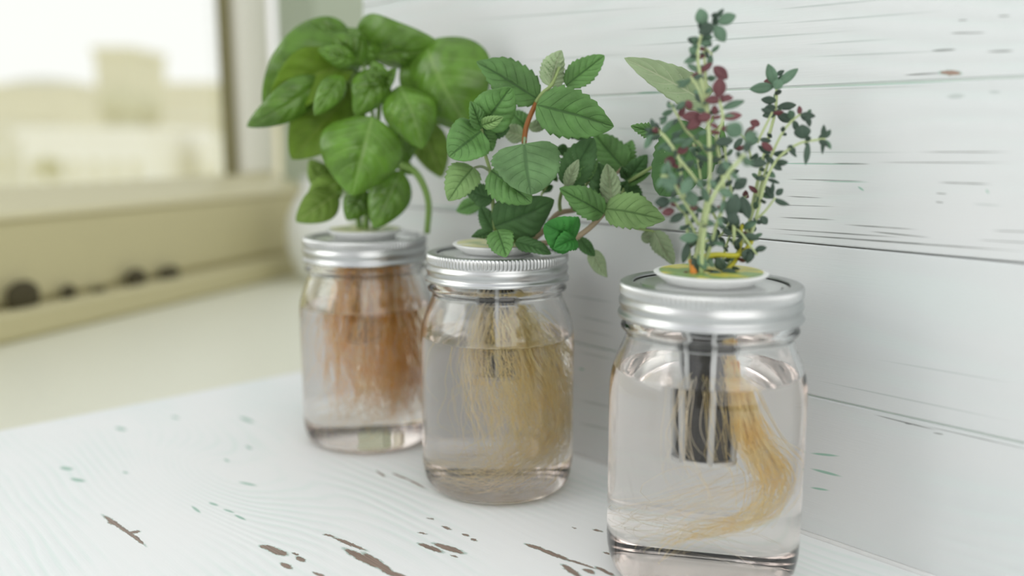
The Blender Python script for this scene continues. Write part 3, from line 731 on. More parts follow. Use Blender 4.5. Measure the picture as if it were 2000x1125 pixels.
bl((620, 620), (450, 760), 200, .002, .000, bend=0.1)
bl((770, 760), (845, 815), 60, -.004, -.006, bend=0.2)
def bstem(pts, r0, r1, name='stem'):
    P = [list(at(*B(p[0], p[1]), YB + p[2])) for p in pts]; pp = smooth_path(P, 6); n_ = len(pp)
    mb = MB(); tube(mb, pp, [r0 + (r1 - r0) * i / (n_ - 1) for i in range(n_)], 10); obj(name, mb, M['basil_stem'], basil)
cb = (c1 + UP * 0.127)
bstem([(605, 1095, -.002), (615, 1010, -.003), (640, 860, 0), (660, 640, 0), (680, 400, -.005)], .0022, .0014)
bstem([(650, 1095, .002), (660, 900, .003), (740, 620, .003), (840, 330, .004), (890, 205, 0)], .0018, .0010)
bstem([(585, 1095, .001), (560, 900, .003), (560, 620, .004), (545, 400, .006), (560, 215, .010)], .0018, .0010)
bstem([(640, 860, 0), (560, 500, .002), (530, 380, -.002), (400, 375, -.008)], .0012, .0007)
bstem([(660, 640, 0), (610, 360, 0), (600, 290, 0)], .0012, .0008)
bstem([(640, 860, 0), (560, 880, -.003), (475, 905, -.006)], .0010, .0006)
bstem([(660, 900, .003), (740, 840, -.004), (790, 780, -.006)], .0010, .0008)
bstem([(770, 770, -.006), (835, 800, -.010), (880, 870, -.012), (903, 960, -.012), (895, 1090, -.010)], .0022, .0017, 'drooping_stem')
bstem([(740, 620, .003), (820, 560, .010), (862, 555, .016)], .0009, .0006)

# ------------------------------------------------------------------ mint
M['mint'] = leaf_mat('mint_leaf', G(96, 138, 76), G(54, 88, 44), 6, 1.7, 0.55, 0.24, 0.06, 0.78, 0.9, 0.4, 0.7)
M['mint_dark'] = leaf_mat('mint_leaf_dark', G(74, 110, 64), G(50, 80, 44), 6, 1.7, 0.6, 0.2, 0.055, 0.84, 0.7, 0.3, 0.5)
M['mint_light'] = leaf_mat('mint_leaf_light', G(134, 168, 106), G(80, 116, 62), 6, 1.7, 0.58, 0.28, 0.06, 0.82, 0.9, 0.35, 0.7)
M['mint_bright'] = leaf_mat('mint_leaf_bright', G(62, 132, 58), G(42, 98, 40), 6, 1.7, 0.6, 0.24, 0.055, 0.84, 0.7, 0.3, 0.5)
M['mint_grey'] = leaf_mat('mint_leaf_greyish', G(102, 136, 90), G(62, 94, 56), 6, 1.7, 0.6, 0.2, 0.055, 0.78, 0.8, 0.3, 0.55)
M['mint_under'] = leaf_mat('mint_leaf_underside', G(150, 168, 132), G(196, 204, 172), 6, 1.7, 0.7, 0.2, 0.10, 0.86, 0.8, 0.2, 0.6)
M['mint_stem'] = plain('mint_stem', G(132, 152, 92), 0.5, 0, 0, 300, 0.15)
M['mint_stem_red'] = plain('mint_stem_reddish', G(150, 92, 40), 0.5, 0, 0, 400, 0.2)
M['mint_stem_brown'] = plain('mint_stem_brown', G(150, 134, 108), 0.55, 0, 0, 400, 0.12)
mint = thing('mint_plant', 'sprawling mint with serrated leaves growing from the middle jar', 'plant', c2 + UP * 0.1275)
def Q(cx, cy): return 860 + cx / 2.344, 80 + cy / 2.344
YM = 0.450
def ml(b, t, w, dy0=0.0, dy1=0.0, m='mint', um='mint_under', pet=None, **kw):
    sc_ = 1 / 2.344 / 1774 * YM
    kw.setdefault('kind', 'mint'); kw.setdefault('serr', 0.15); kw.setdefault('nt', 45); kw.setdefault('relief', 1.0); rr = random.Random(int(b[0] * 7 + b[1])); kw.setdefault('fold', rr.uniform(0.05, 0.45)); kw.setdefault('twist', rr.uniform(-40, 40)); kw.setdefault('roll', rr.uniform(-22, 22)); kw.setdefault('droop', rr.uniform(-0.1, 0.25)); kw.setdefault('curl', rr.uniform(-0.35, 0.05)); kw.setdefault('seed', int(b[0] * 3 + t[1])); kw.setdefault('slope', 1.7)
    kw.setdefault('wave', 0.13); w = w * 1.16
    if pet: pet = at(*Q(pet[0], pet[1]), YM + pet[2])
    leaf(mint, at(*Q(*b), YM + dy0), at(*Q(*t), YM + dy1), w * sc_, [M[m], M[um]], pet=pet, **kw)
U = 'mint_under'
ml((448, 268), (166, 94), 175, -.006, -.004, 'mint', bend=0.10, roll=-8, curl=-0.15)
ml((503, 208), (556, 42), 118, -.012, -.010, U, 'mint', bend=0.05, relief=2.2, nv=7, fold=-0.25, name='leaf')
ml((575, 205), (752, 66), 112, -.008, -.004, 'mint', bend=0.08, roll=10)
ml((440, 292), (795, 392), 205, -.016, -.024, 'mint', bend=0.10, roll=10, nt=45, nu=18)
ml((500, 335), (560, 235), 70, -.008, -.002, 'mint')
ml((195, 385), (325, 212), 172, -.012, -.018, 'mint', kind='heart', bend=0.10, serr=0.03)
ml((188, 402), (138, 276), 70, -.014, -.022, 'mint', bend=0.1)
ml((188, 412), (40, 530), 178, -.012, -.022, 'mint', kind='heart', bend=0.12, serr=0.04)
ml((190, 402), (318, 398), 95, -.008, -.002, 'mint_dark', bend=0.08)
ml((190, 385), (288, 348), 55, -.016, -.024, 'mint_light', bend=0.1)
ml((200, 415), (238, 505), 80, -.008, -.006, 'mint')
ml((152, 578), (36, 732), 145, -.012, -.018, 'mint_light', bend=0.10, roll=-12, pet=(222, 590, -.008))
ml((232, 592), (418, 742), 178, -.016, -.024, 'mint', bend=0.14, roll=8, nt=45)
ml((383, 470), (415, 704), 275, -.022, -.028, 'mint_grey', kind='heart', bend=0.10, serr=0.07, nt=45, nu=18, pet=(388, 450, -.01))
ml((385, 440), (290, 405), 80, .004, .010, U, U)
ml((400, 400), (318, 325), 85, .008, .016, 'mint')
ml((410, 405), (512, 360), 55, .004, .010, U, U)
ml((238, 722), (112, 690), 95, -.010, -.004, 'mint_dark', bend=0.1)
ml((190, 735), (72, 778), 80, .016, .022, 'mint', bend=0.06)
ml((248, 850), (522, 728), 215, -.010, -.014, 'mint_dark', bend=0.14, roll=-12, nt=45, nu=18, serr=0.05)
ml((262, 865), (302, 990), 112, -.020, -.030, 'mint', bend=0.1)
ml((240, 872), (142, 898), 55, -.008, -.006, 'mint_dark', bend=0.1, roll=40)
ml((242, 868), (185, 755), 75, -.004, .002, 'mint_dark', bend=0.05)
ml((345, 918), (508, 975), 75, -.016, -.020, 'mint_dark', bend=0.06, roll=30)
ml((618, 905), (478, 838), 165, -.020, -.028, 'mint_bright', kind='heart', bend=0.16, serr=0.05)
ml((620, 905), (520, 950), 90, -.022, -.032, 'mint_bright', bend=0.2)
ml((748, 792), (545, 674), 125, -.016, -.020, 'mint', bend=0.10, roll=-6)
ml((578, 668), (702, 442), 150, -.010, -.008, 'mint_dark', bend=0.06)
ml((578, 668), (633, 542), 55, -.013, -.016, U, U, relief=1.2)
ml((628, 645), (722, 545), 58, -.012, -.010, 'mint')
ml((772, 752), (712, 555), 135, -.008, -.010, 'mint_dark', bend=0.08)
ml((782, 750), (762, 562), 85, -.014, -.020, U, U, bend=-0.12, relief=1.4, roll=15)
ml((754, 768), (1030, 818), 160, -.016, -.024, 'mint_light', bend=0.10, roll=10, nt=45, nu=16)
ml((482, 340), (700, 462), 95, .004, .006, 'mint_dark', bend=0.08)
ml((840, 585), (705, 425), 150, .006, .010, 'mint', bend=0.05)
ml((822, 578), (876, 452), 100, .010, .014, 'mint', serr=0.4)
ml((815, 570), (800, 440), 80, .012, .016, 'mint')
ml((585, 500), (522, 498), 52, .004, .004, 'mint_dark')
ml((852, 645), (948, 520), 85, .002, .006, 'mint_dark')
ml((852, 655), (965, 602), 42, -.002, -.004, 'mint')
ml((855, 630), (832, 575), 52, -.002, -.004, 'mint_dark')
ml((850, 655), (915, 775), 95, .004, .002, 'mint_dark')
ml((800, 700), (860, 640), 60, -.004, -.006, 'mint_dark')
ml((636, 902), (708, 985), 55, -.008, -.006, 'mint_dark', twist=50)
ml((690, 960), (765, 1082), 72, -.006, -.008, U, U, bend=-0.15, serr=0.04)
ml((975, 870), (1068, 1028), 88, -.006, -.004, U, 'mint', bend=0.10, roll=-10)
ml((920, 895), (1010, 905), 55, -.004, -.004, U, 'mint')
ml((468, 690), (517, 662), 42, .010, .012, 'mint_dark')
ml((505, 605), (538, 645), 28, .010, .012, 'mint')
def mlp(b, t, w, Yb, Yt, m, um, **kw):
    kw.setdefault('serr', 0.10); kw.setdefault('relief', 0.9)
    leaf(mint, at(b[0], b[1], Yb), at(t[0], t[1], Yt), w * (Yb + Yt) / 2 / 1774, [M[m], M[um]], **kw)
mlp((1398, 212), (1219, 113), 68, .440, .430, U, 'mint', bend=0.10, roll=-10, curl=0.2)
mlp((1372, 250), (1288, 382), 125, .430, .425, 'mint_dark', U, bend=0.06, kind='heart')
mlp((1290, 262), (1232, 246), 30, .425, .420, 'mint', U, serr=0.4)
mlp((1418, 232), (1474, 372), 58, .430, .430, 'mint', U, bend=0.05)
def mstem(pts, r0, r1, mat='mint_stem'):
    P = [list(at(*Q(p[0], p[1]), YM + p[2])) for p in pts]; pp = smooth_path(P, 6); n_ = len(pp)
    mb = MB(); tube(mb, pp, [r0 + (r1 - r0) * i / (n_ - 1) for i in range(n_)], 10); obj('stem', mb, M[mat], mint)
mstem([(270, 935, .004), (252, 865, -.004), (240, 740, -.008), (228, 600, -.008), (205, 515, -.008), (188, 402, -.010)], .0011, .0008)
mstem([(285, 930, .006), (262, 820, .000), (238, 745, -.004)], .0009, .0006, 'mint_stem_red')
mstem([(330, 935, .008), (380, 800, .002), (385, 600, -.004), (385, 462, -.006)], .0014, .0012)
mstem([(383, 470, -.008), (392, 400, -.008), (415, 335, -.008), (446, 272, -.010)], .0013, .0012, 'mint_stem_red')
mstem([(440, 280, -.010), (470, 238, -.012), (510, 200, -.012), (545, 120, -.011)], .0012, .0007)
mstem([(380, 935, .006), (480, 925, -.006), (580, 915, -.012), (625, 898, -.014), (690, 850, -.014), (745, 790, -.014)], .0014, .0014, 'mint_stem_brown')
mstem([(742, 795, -.014), (785, 745, -.012), (830, 690, -.006), (855, 648, -.002)], .0013, .0009)
mstem([(400, 935, .008), (480, 860, .004), (540, 790, .002), (640, 762, .002), (740, 650, .006), (840, 580, .006)], .0016, .0010, 'mint_stem_brown')
mstem([(552, 795, .002), (546, 740, .000), (560, 680, -.006), (580, 664, -.010)], .0010, .0008)
mstem([(600, 762, .002), (680, 640, -.004), (710, 600, -.004)], .0009, .0007)
mstem([(855, 648, -.002), (1000, 560, -.010), (1120, 500, -.015), (1225, 395, -.018), (1265, 310, -.012)], .0009, .0007)
mstem([(1120, 500, -.015), (1230, 430, -.018), (1310, 365, -.018)], .0008, .0006)
mstem([(625, 898, -.010), (640, 905, -.010)], .0009, .0007)
mstem([(770, 770, -.010), (880, 850, -.004), (980, 872, -.006)], .0008, .0006)
mstem([(440, 850, .004), (460, 720, .008), (470, 688, .010)], .0006, .0005)
mstem([(470, 700, .010), (500, 640, .010), (508, 605, .010)], .0004, .0003)
mstem([(385, 450, -.002), (395, 420, .002), (402, 398, .006)], .0007, .0005)

# ------------------------------------------------------------------ thyme
M['thyme'] = leaf_mat('thyme_leaf', G(94, 122, 100), G(128, 150, 126), 1, 0.2, 0.55, 0.12, 0.01, 0.8, 0.3, 0.3, 0.35)
M['thyme_dark'] = leaf_mat('thyme_leaf_dark', G(66, 84, 72), G(92, 108, 92), 1, 0.2, 0.55, 0.08, 0.01, 0.8, 0.3, 0.3, 0.35)
M['thyme_red'] = leaf_mat('thyme_leaf_red', G(106, 64, 68), G(146, 104, 100), 1, 0.2, 0.5, 0.10, 0.01, 0.78, 0.3, 0.35, 0.4)
M['thyme_stem'] = plain('thyme_stem', G(176, 190, 138), 0.5, 0, 0, 400, 0.1)
M['thyme_stem_yellow'] = plain('thyme_stem_yellow', G(176, 172, 44), 0.5, 0, 0, 400, 0.15)
M['thyme_stem_orange'] = plain('thyme_stem_orange', G(206, 130, 50), 0.5, 0, 0, 400, 0.15)
thyme = thing('thyme_plant', 'wiry thyme with tiny dark and reddish leaves growing from the right jar', 'plant', c3 + UP * 0.1275)
def T(cx, cy): return 1200 + cx / 2.009, cy / 2.009
YT = 0.358
leafcount = [0]
def tleaf(p, direction, ln, w, mk, seed, roll=None):
    r = random.Random(seed); leafcount[0] += 1
    d = Vector(direction).normalized()
    leaf(thyme, p, Vector(p) + d * ln, w, [M[mk], M['thyme_dark' if mk != 'thyme_red' else 'thyme_red']], kind='thyme',
         roll=r.uniform(-45, 45) if roll is None else roll, bend=r.uniform(0.0, 0.16), fold=0.05, curl=-0.2, relief=0.12, nt=9, nu=4, nv=1, slope=0.2, thick=0.0002, seed=seed)
def tpx(b, t, w, dy=0.0, mk='thyme', dyt=None, roll=8):
    p = at(*T(*b), YT + dy); q = at(*T(*t), YT + (dy if dyt is None else dyt)); leafcount[0] += 1
    leaf(thyme, p, q, w / 2.009 / 1774 * YT, [M[mk], M['thyme_dark' if mk != 'thyme_red' else mk]], kind='thyme', roll=roll, bend=0.06, fold=0.08, curl=-0.15, relief=0.2, nt=14, nu=6, nv=1, slope=0.2)
def tstem(pts, r0, r1, mat='thyme_stem', nodes=0, t0=0.15, size=1.0, red=0.12, seed=0, dark=0.5, pair=True):
    P = [list(at(*T(p[0], p[1]), YT + p[2])) for p in pts]; pp = smooth_path(P, 6); n_ = len(pp)
    mb = MB(); tube(mb, pp, [r0 + (r1 - r0) * i / (n_ - 1) for i in range(n_)], 8); obj('stem', mb, M[mat], thyme)
    r = random.Random(seed * 17 + 5)
    for k in range(nodes):
        f = t0 + (0.98 - t0) * (k + 0.5 * (nodes == 1)) / max(1, nodes - 1) if nodes > 1 else t0
        i = min(n_ - 2, int(f * (n_ - 1))); p = Vector(pp[i]); ax = (Vector(pp[i + 1]) - p).normalized()
        s = ax.cross(Vector((r.uniform(-1, 1), r.uniform(-1, 1), r.uniform(-.3, .3)))).normalized()
        for sg in ((1, -1) if pair else (r.choice((1, -1)),)):
            d = s * sg * r.uniform(.8, 1.1) + ax * r.uniform(.05, .7) + UP * r.uniform(-.5, .2)
            ln = size * r.uniform(.0036, .0062)
            mk = 'thyme_red' if r.random() < red else ('thyme_dark' if r.random() < dark else 'thyme')
            tleaf(p + d.normalized() * 0.0006, d, ln, ln * r.uniform(.34, .5), mk, r.randrange(1 << 20))
R0 = .00075
tstem([(320, 1085, -.004), (330, 950, -.004), (372, 720, -.006), (372, 560, -.006), (362, 420, -.004), (330, 260, -.002), (330, 180, -.002), (352, 105, -.002)], .0009, .0006, nodes=13, seed=1, red=.2)
tstem([(340, 1080, -.008), (350, 930, -.014), (375, 800, -.020), (440, 690, -.026), (512, 605, -.030)], .0009, .0007, nodes=5, t0=.35, seed=2, dark=.2, red=0.0, size=1.15)
tstem([(300, 1060, .004), (290, 960, .004), (282, 830, .003), (262, 690, .002), (250, 610, .0), (185, 520, -.002), (150, 505, -.002)], .0008, .0005, nodes=9, seed=3, red=.3)
tstem([(440, 1050, .004), (480, 1000, .006), (520, 900, .008), (560, 780, .008), (600, 650, .008), (660, 520, .008), (720, 455, .008), (760, 450, .008)], .0009, .0004, nodes=9, t0=.3, seed=4, red=.12, dark=.7)
tstem([(520, 960, .006), (555, 860, .006), (590, 720, .004), (640, 625, .004), (720, 565, .002), (800, 548, .002), (828, 545, .002)], .0008, .0004, nodes=7, t0=.25, seed=5, dark=.9, red=.1)
tstem([(515, 955, .010), (548, 780, .012), (575, 660, .014), (605, 540, .018), (632, 430, .020), (636, 330, .022), (630, 290, .022)], .0009, .0006, nodes=7, t0=.3, seed=6, dark=.6)
tstem([(395, 900, .0), (430, 780, .0), (415, 640, -.002), (400, 540, -.004), (425, 470, -.006), (412, 390, -.006)], .0008, .0006, nodes=7, seed=7, red=.45)
tstem([(372, 520, .002), (362, 380, .002), (355, 250, .002), (352, 190, .002), (385, 215, .001)], .0008, .0004, nodes=4, t0=.4, seed=8)
tstem([(345, 740, -.004), (300, 680, -.006), (255, 625, -.008), (215, 560, -.008), (180, 520, -.008)], .0007, .0005, nodes=5, seed=9, red=.2)
tstem([(330, 880, -.008), (300, 830, -.012), (262, 770, -.016), (220, 700, -.020), (185, 690, -.022)], .0008, .0005, nodes=5, t0=.3, seed=10, dark=.3, red=.1)
tstem([(385, 620, .002), (330, 560, .001), (280, 510, .0), (240, 440, .0), (218, 402, .0)], .0007, .0004, nodes=6, t0=.2, seed=11)
tstem([(330, 1010, -.002), (400, 1000, -.002), (490, 1000, .0), (530, 960, .004), (545, 925, .006)], .0012, .0009, 'thyme_stem_yellow', nodes=3, seed=12)
tstem([(430, 1070, .0), (470, 1030, .002), (490, 985, .004), (500, 880, .004)], .0010, .0007, 'thyme_stem_yellow', nodes=4, t0=.2, seed=13)
tstem([(545, 870, .006), (590, 830, .004), (632, 775, .002)], .0006, .0004, nodes=2, seed=14, dark=1)
tstem([(470, 960, .002), (468, 880, .002), (462, 780, .004), (440, 640, .006), (432, 560, .008)], .0008, .0005, nodes=7, seed=15, dark=.7)
tstem([(300, 1050, .0), (340, 960, .006), (420, 920, .010), (470, 840, .012), (520, 760, .014)], .0007, .0005, nodes=6, seed=16, dark=.7)
tstem([(350, 1000, -.002), (310, 900, -.004), (280, 850, -.006), (240, 800, -.006), (215, 785, -.006)], .0006, .0004, nodes=5, seed=17, red=.3, dark=.8)
tstem([(560, 560, .010), (600, 480, .010), (620, 440, .010)], .0006, .0004, nodes=2, seed=18, red=.3)
tstem([(330, 330, .0), (300, 320, .0), (270, 320, .0)], .0005, .0003)
tstem([(352, 415, -.004), (330, 350, -.006), (300, 300, -.006)], .0006, .0004, nodes=2, seed=19)
tstem([(420, 1060, .006), (440, 960, .006), (480, 900, .002), (560, 1000, -.004)], .0006, .0004, nodes=6, seed=20, dark=.8)
tstem([(340, 1070, .0), (380, 960, -.008), (400, 880, -.016), (420, 840, -.022)], .0007, .0005, nodes=4, seed=22, dark=.2, red=0)
tstem([(312, 1085, -.007), (308, 1035, -.007), (300, 1018, -.007)], .0016, .0011, 'thyme_stem_orange')
tstem([(400, 860, .006), (350, 760, .008), (330, 640, .008), (310, 560, .008)], .0006, .0004, nodes=6, seed=24)
tstem([(540, 640, .008), (520, 560, .008), (470, 500, .006)], .0005, .0004, nodes=4, seed=25, dark=.3)
# traced larger leaves
for a in [((350, 100), (335, 32), 48, -.004, 'thyme'), ((365, 95), (325, 45), 22, -.002, 'thyme'), ((392, 100), (330, 130), 44, -.006, 'thyme_dark'), ((405, 88), (478, 60), 42, -.004, 'thyme'),
          ((395, 100), (435, 165), 44, -.006, 'thyme'), ((400, 68), (430, 34), 16, -.002, 'thyme_dark'), ((380, 62), (415, 55), 16, -.002, 'thyme_dark'), ((400, 100), (392, 62), 24, 0, 'thyme_dark'),
          ((332, 165), (286, 152), 26, -.002, 'thyme_dark'), ((335, 172), (385, 165), 22, -.002, 'thyme'), ((334, 165), (385, 178), 22, -.001, 'thyme_dark'), ((330, 205), (292, 190), 34, -.002, 'thyme'), ((330, 222), (272, 246), 24, -.002, 'thyme'),
          ((390, 262), (445, 310), 42, -.002, 'thyme_red'), ((350, 285), (298, 300), 16, -.002, 'thyme_red'), ((300, 320), (240, 322), 14, -.002, 'thyme'), ((352, 268), (332, 262), 16, .0, 'thyme'),
          ((410, 382), (414, 302), 50, -.008, 'thyme_red'), ((412, 388), (355, 395), 30, -.008, 'thyme_red'), ((414, 386), (468, 384), 24, -.007, 'thyme_red'), ((425, 425), (512, 395), 26, -.006, 'thyme'),
          ((345, 455), (262, 458), 40, -.006, 'thyme_red'), ((345, 462), (285, 508), 36, -.006, 'thyme_red'), ((380, 455), (325, 465), 36, -.008, 'thyme_red'), ((300, 430), (285, 392), 26, -.004, 'thyme_red'),
          ((425, 460), (502, 452), 30, -.006, 'thyme_red'), ((395, 450), (392, 412), 24, -.006, 'thyme_red'), ((225, 612), (212, 660), 42, -.004, 'thyme_red'), ((248, 600), (290, 575), 30, -.004, 'thyme_red'),
          ((395, 560), (468, 552), 34, -.006, 'thyme_dark'), ((400, 680), (462, 640), 46, -.010, 'thyme_dark'), ((330, 715), (262, 740), 0, -.010, 'thyme') ,
          ((190, 800), (160, 792), 0, 0, 'thyme'), ((235, 825), (185, 838), 30, -.008, 'thyme_red'), ((220, 790), (158, 795), 42, -.010, 'thyme_dark'), ((272, 838), (216, 872), 30, -.008, 'thyme_dark'),
          ((632, 335), (602, 250), 42, .018, 'thyme'), ((640, 335), (722, 268), 36, .018, 'thyme'), ((625, 340), (530, 350), 42, .016, 'thyme'), ((632, 350), (650, 310), 40, .014, 'thyme'),
          ((635, 395), (575, 390), 30, .018, 'thyme_dark'), ((640, 420), (715, 412), 30, .018, 'thyme_dark'), ((632, 420), (585, 430), 30, .018, 'thyme_dark'), ((640, 440), (580, 455), 30, .018, 'thyme_dark'), ((640, 450), (700, 475), 36, .018, 'thyme_dark'),
          ((730, 450), (790, 456), 24, .006, 'thyme_dark'), ((740, 545), (735, 488), 62, .004, 'thyme_dark'), ((820, 545), (822, 488), 18, .002, 'thyme_dark'), ((818, 550), (816, 606), 12, .002, 'thyme_dark'), ((760, 560), (750, 648), 22, .002, 'thyme_dark'),
          ((680, 575), (716, 618), 14, .003, 'thyme_dark'), ((615, 638), (658, 668), 24, .004, 'thyme_dark'), ((620, 590), (576, 560), 26, .004, 'thyme_red'), ((570, 490), (532, 476), 28, .008, 'thyme_red'), ((525, 640), (602, 640), 34, -.002, 'thyme_dark'),
          ((630, 780), (690, 806), 12, .002, 'thyme_dark'), ((635, 765), (662, 740), 24, .002, 'thyme_dark'), ((620, 760), (622, 715), 14, .002, 'thyme_dark'), ((575, 850), (600, 880), 30, .004, 'thyme_dark'),
          ((500, 530), (440, 490), 60, -.030, 'thyme'), ((510, 550), (560, 520), 44, -.030, 'thyme'), ((515, 600), (530, 545), 30, -.030, 'thyme_dark'), ((280, 790), (330, 770), 60, -.020, 'thyme'),
          ((262, 760), (305, 700), 44, -.022, 'thyme'), ((235, 740), (178, 700), 36, -.022, 'thyme'), ((240, 725), (215, 670), 24, -.022, 'thyme'), ((262, 580), (310, 540), 24, -.006, 'thyme'), ((240, 590), (185, 575), 20, -.008, 'thyme'),
          ((190, 520), (230, 470), 22, -.006, 'thyme'), ((205, 470), (175, 465), 14, -.002, 'thyme_dark'), ((205, 455), (180, 490), 20, -.002, 'thyme'), ((215, 425), (212, 395), 14, 0, 'thyme_dark'), ((225, 420), (240, 410), 14, 0, 'thyme'),
          ((150, 525), (118, 585), 24, -.004, 'thyme'), ((165, 520), (118, 505), 18, -.004, 'thyme_dark'),
          ((480, 760), (450, 860), 56, -.004, 'thyme_dark'), ((500, 770), (530, 860), 40, .0, 'thyme_dark'), ((470, 740), (520, 700), 40, -.004, 'thyme_dark'), ((440, 860), (490, 850), 50, -.010, 'thyme_dark'),
          ((500, 990), (550, 1010), 50, -.002, 'thyme_dark'), ((540, 1000), (585, 962), 14, -.002, 'thyme_dark'), ((290, 950), (268, 1035), 30, -.006, 'thyme_dark'), ((330, 930), (255, 935), 40, -.012, 'thyme'),
          ((380, 970), (400, 910), 34, -.010, 'thyme_dark'), ((345, 1070), (300, 1010), 34, -.008, 'thyme_dark'), ((360, 1085), (430, 1080), 40, -.008, 'thyme_dark'), ((330, 1000), (360, 1060), 34, -.010, 'thyme'),
          ((430, 1060), (400, 1010), 44, -.004, 'thyme_dark'), ((480, 1075), (420, 1060), 30, -.006, 'thyme_dark'), ((290, 1070), (268, 1075), 14, -.006, 'thyme_red')]:
    if a[2]: tpx(a[0], a[1], a[2], a[3], a[4])
print('thyme leaves', leafcount[0])

# ------------------------------------------------------------------ roots
M['root_orange'] = strand_mat('orange_roots', G(252, 198, 96), G(254, 228, 158))
M['root_pale'] = strand_mat('pale_yellow_roots', G(254, 236, 160), G(255, 248, 208))
M['root_gold'] = strand_mat('golden_roots', G(254, 230, 146), G(255, 244, 198))
M['root_white'] = strand_mat('white_roots', G(250, 238, 208), G(252, 246, 228))
def strands(c, ctrl, count, spread, rad, seed, mb, mi=0, noise_amp=2.0, n=26, lmin=0.6, lvl=120):
    """ctrl: list of (right, forward, height) in mm in the jar's frame seen from the camera; spread per control point in mm"""
    r = random.Random(seed); C_ = [np.array(p, float) for p in ctrl]
    for k in range(count):
        oo = np.array([r.gauss(0, 1), r.gauss(0, 1), r.gauss(0, 0.6)])
        pts = [p + oo * s + np.array([r.gauss(0, 1), r.gauss(0, 1), r.gauss(0, 1)]) * s * 0.35 for p, s in zip(C_, spread)]
        path = smooth_path(pts, max(2, n // (len(pts) - 1))); cut = r.uniform(lmin, 1.0); path = path[:max(4, int(len(path) * cut))]
        sd = Vector((r.uniform(0, 99), r.uniform(0, 99), r.uniform(0, 99))); W = []
        for i, p in enumerate(path):
            e = i / (len(path) - 1)
            nz = mnoise.noise_vector(sd + Vector((p[0], p[1], p[2])) * 0.07)
            p = p + np.array(nz) * noise_amp * (0.2 + e) * 1.6
            z = max(5.5, min(p[2], 121)); lim = min(inner_r(z), 37.3) - 1.3; rr = math.hypot(p[0], p[1])
            if z < 14: lim -= (14 - z) * 0.6
            if rr > lim: p[0] *= lim / rr; p[1] *= lim / rr
            W.append(Vector(c) + (RIGHT * p[0] + FWD * p[1]) * mm + UP * z * mm)
        ra = rad * r.uniform(.6, 1.3) * mm
        tube(mb, W, [ra * (1 - 0.65 * i / (len(W) - 1)) for i in range(len(W))], 4, mi, cap=False)
def rootobj(mb, mats, plant):
    o = obj('roots', mb, mats, plant); o['kind'] = 'stuff'; return o
# basil: a dense orange mop
rb = MB()
strands(c1, [(6, -2, 119), (8, -4, 90), (9, -4, 55), (9, -3, 16)], 400, [6, 9, 12, 13], .17, 1, rb, 0, 3.0, lmin=.85)
strands(c1, [(6, 0, 119), (12, -6, 85), (17, -6, 50), (17, -4, 15)], 260, [6, 8, 9, 10], .17, 2, rb, 0, 3.5, lmin=.85)
strands(c1, [(-2, -6, 119), (-8, -12, 90), (-9, -14, 55), (-4, -12, 17)], 150, [5, 6, 7, 8], .16, 3, rb, 0, 2.5)
strands(c1, [(4, -8, 118), (6, -16, 90), (4, -18, 60), (8, -14, 24)], 70, [5, 6, 7, 6], .24, 4, rb, 1, 2.5)
strands(c1, [(6, 0, 50), (20, -8, 30), (-6, -20, 20), (-20, 0, 14), (6, 14, 9)], 90, [8, 8, 9, 9, 8], .12, 5, rb, 1, 4, lmin=.4)
rootobj(rb, [M['root_orange'], M['root_white']], basil)
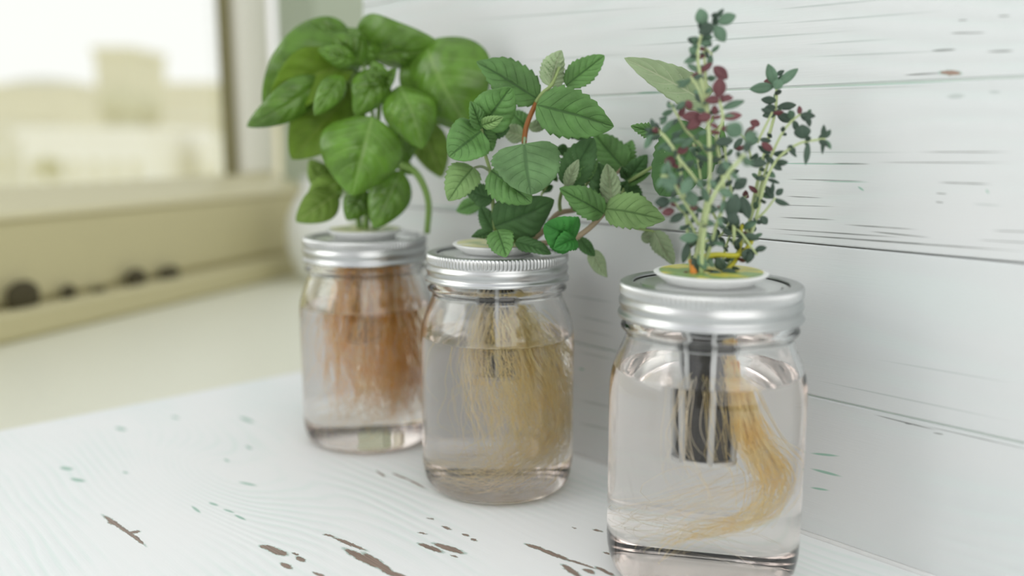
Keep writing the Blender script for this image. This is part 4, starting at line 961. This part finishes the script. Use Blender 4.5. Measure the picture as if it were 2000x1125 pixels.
# mint: pale cloud to the right with loops at the bottom
rb = MB()
strands(c2, [(2, -3, 96), (6, -6, 74), (14, -8, 46), (18, -4, 14)], 330, [5, 9, 12, 13], .14, 11, rb, 0, 4.0, lmin=.75)
strands(c2, [(6, 0, 92), (16, -2, 70), (24, 0, 46), (22, 2, 22), (10, -12, 9)], 260, [5, 8, 9, 12, 12], .14, 12, rb, 0, 4.5, lmin=.7)
strands(c2, [(-4, -8, 100), (-9, -12, 76), (-6, -14, 50), (4, -14, 22)], 90, [3, 4, 6, 8], .12, 13, rb, 1, 2.5)
strands(c2, [(-6, -8, 100), (-10, -14, 76), (-10, -18, 50), (-4, -22, 22), (4, -20, 9)], 9, [2, 3, 4, 5, 6], .28, 14, rb, 1, 2.0, lmin=.8)
strands(c2, [(16, 0, 44), (26, -12, 28), (4, -28, 17), (-20, -16, 13), (-22, 14, 11), (6, 26, 14), (24, 8, 12)], 110, [8, 7, 7, 7, 7, 7, 7], .11, 15, rb, 1, 3.0, lmin=.35)
strands(c2, [(20, 0, 60), (28, -8, 40), (18, -22, 26), (0, -26, 16), (-20, -18, 14)], 100, [6, 6, 6, 6, 8], .11, 16, rb, 0, 4.0, lmin=.4)
rootobj(rb, [M['root_pale'], M['root_white']], mint)
# thyme: one golden tail that sweeps right and folds back left
rb = MB()
strands(c3, [(6, -6, 96), (9, -8, 84), (12, -9, 66), (19, -8, 52), (21, -4, 42)], 120, [1.6, 1.6, 2.4, 3.6, 4.0], .14, 21, rb, 0, 1.2, lmin=.8)
strands(c3, [(8, -8, 84), (13, -9, 64), (21, -6, 46), (15, -6, 30), (-2, -10, 26), (-15, -12, 20), (-16, -10, 14)], 120, [1.6, 2.8, 3.6, 3.2, 3.4, 3.8, 4], .11, 22, rb, 0, 1.6, lmin=.45)
strands(c3, [(-8, -9, 84), (-11, -13, 66), (-6, -13, 50), (4, -12, 38), (14, -8, 32)], 16, [2.5, 2.6, 4, 4, 4], .12, 23, rb, 1, 2.5, lmin=.5)
strands(c3, [(0, -11, 84), (2, -13, 70), (5, -13, 55), (12, -12, 42)], 9, [3.5, 3.5, 4, 5], .08, 24, rb, 0, 2.0)
strands(c3, [(14, -6, 44), (-8, -14, 36), (-20, -4, 26), (-14, 12, 18), (8, 14, 14), (18, 0, 12)], 46, [5, 6, 6, 6, 6, 6], .08, 25, rb, 1, 2.5, lmin=.3)
strands(c3, [(9, -7, 92), (10, -8, 76), (13, -9, 60)], 30, [0.8, 0.9, 1.6], .32, 26, rb, 2, .6)
rootobj(rb, [M['root_gold'], M['root_white'], M['root_orange']], thyme)
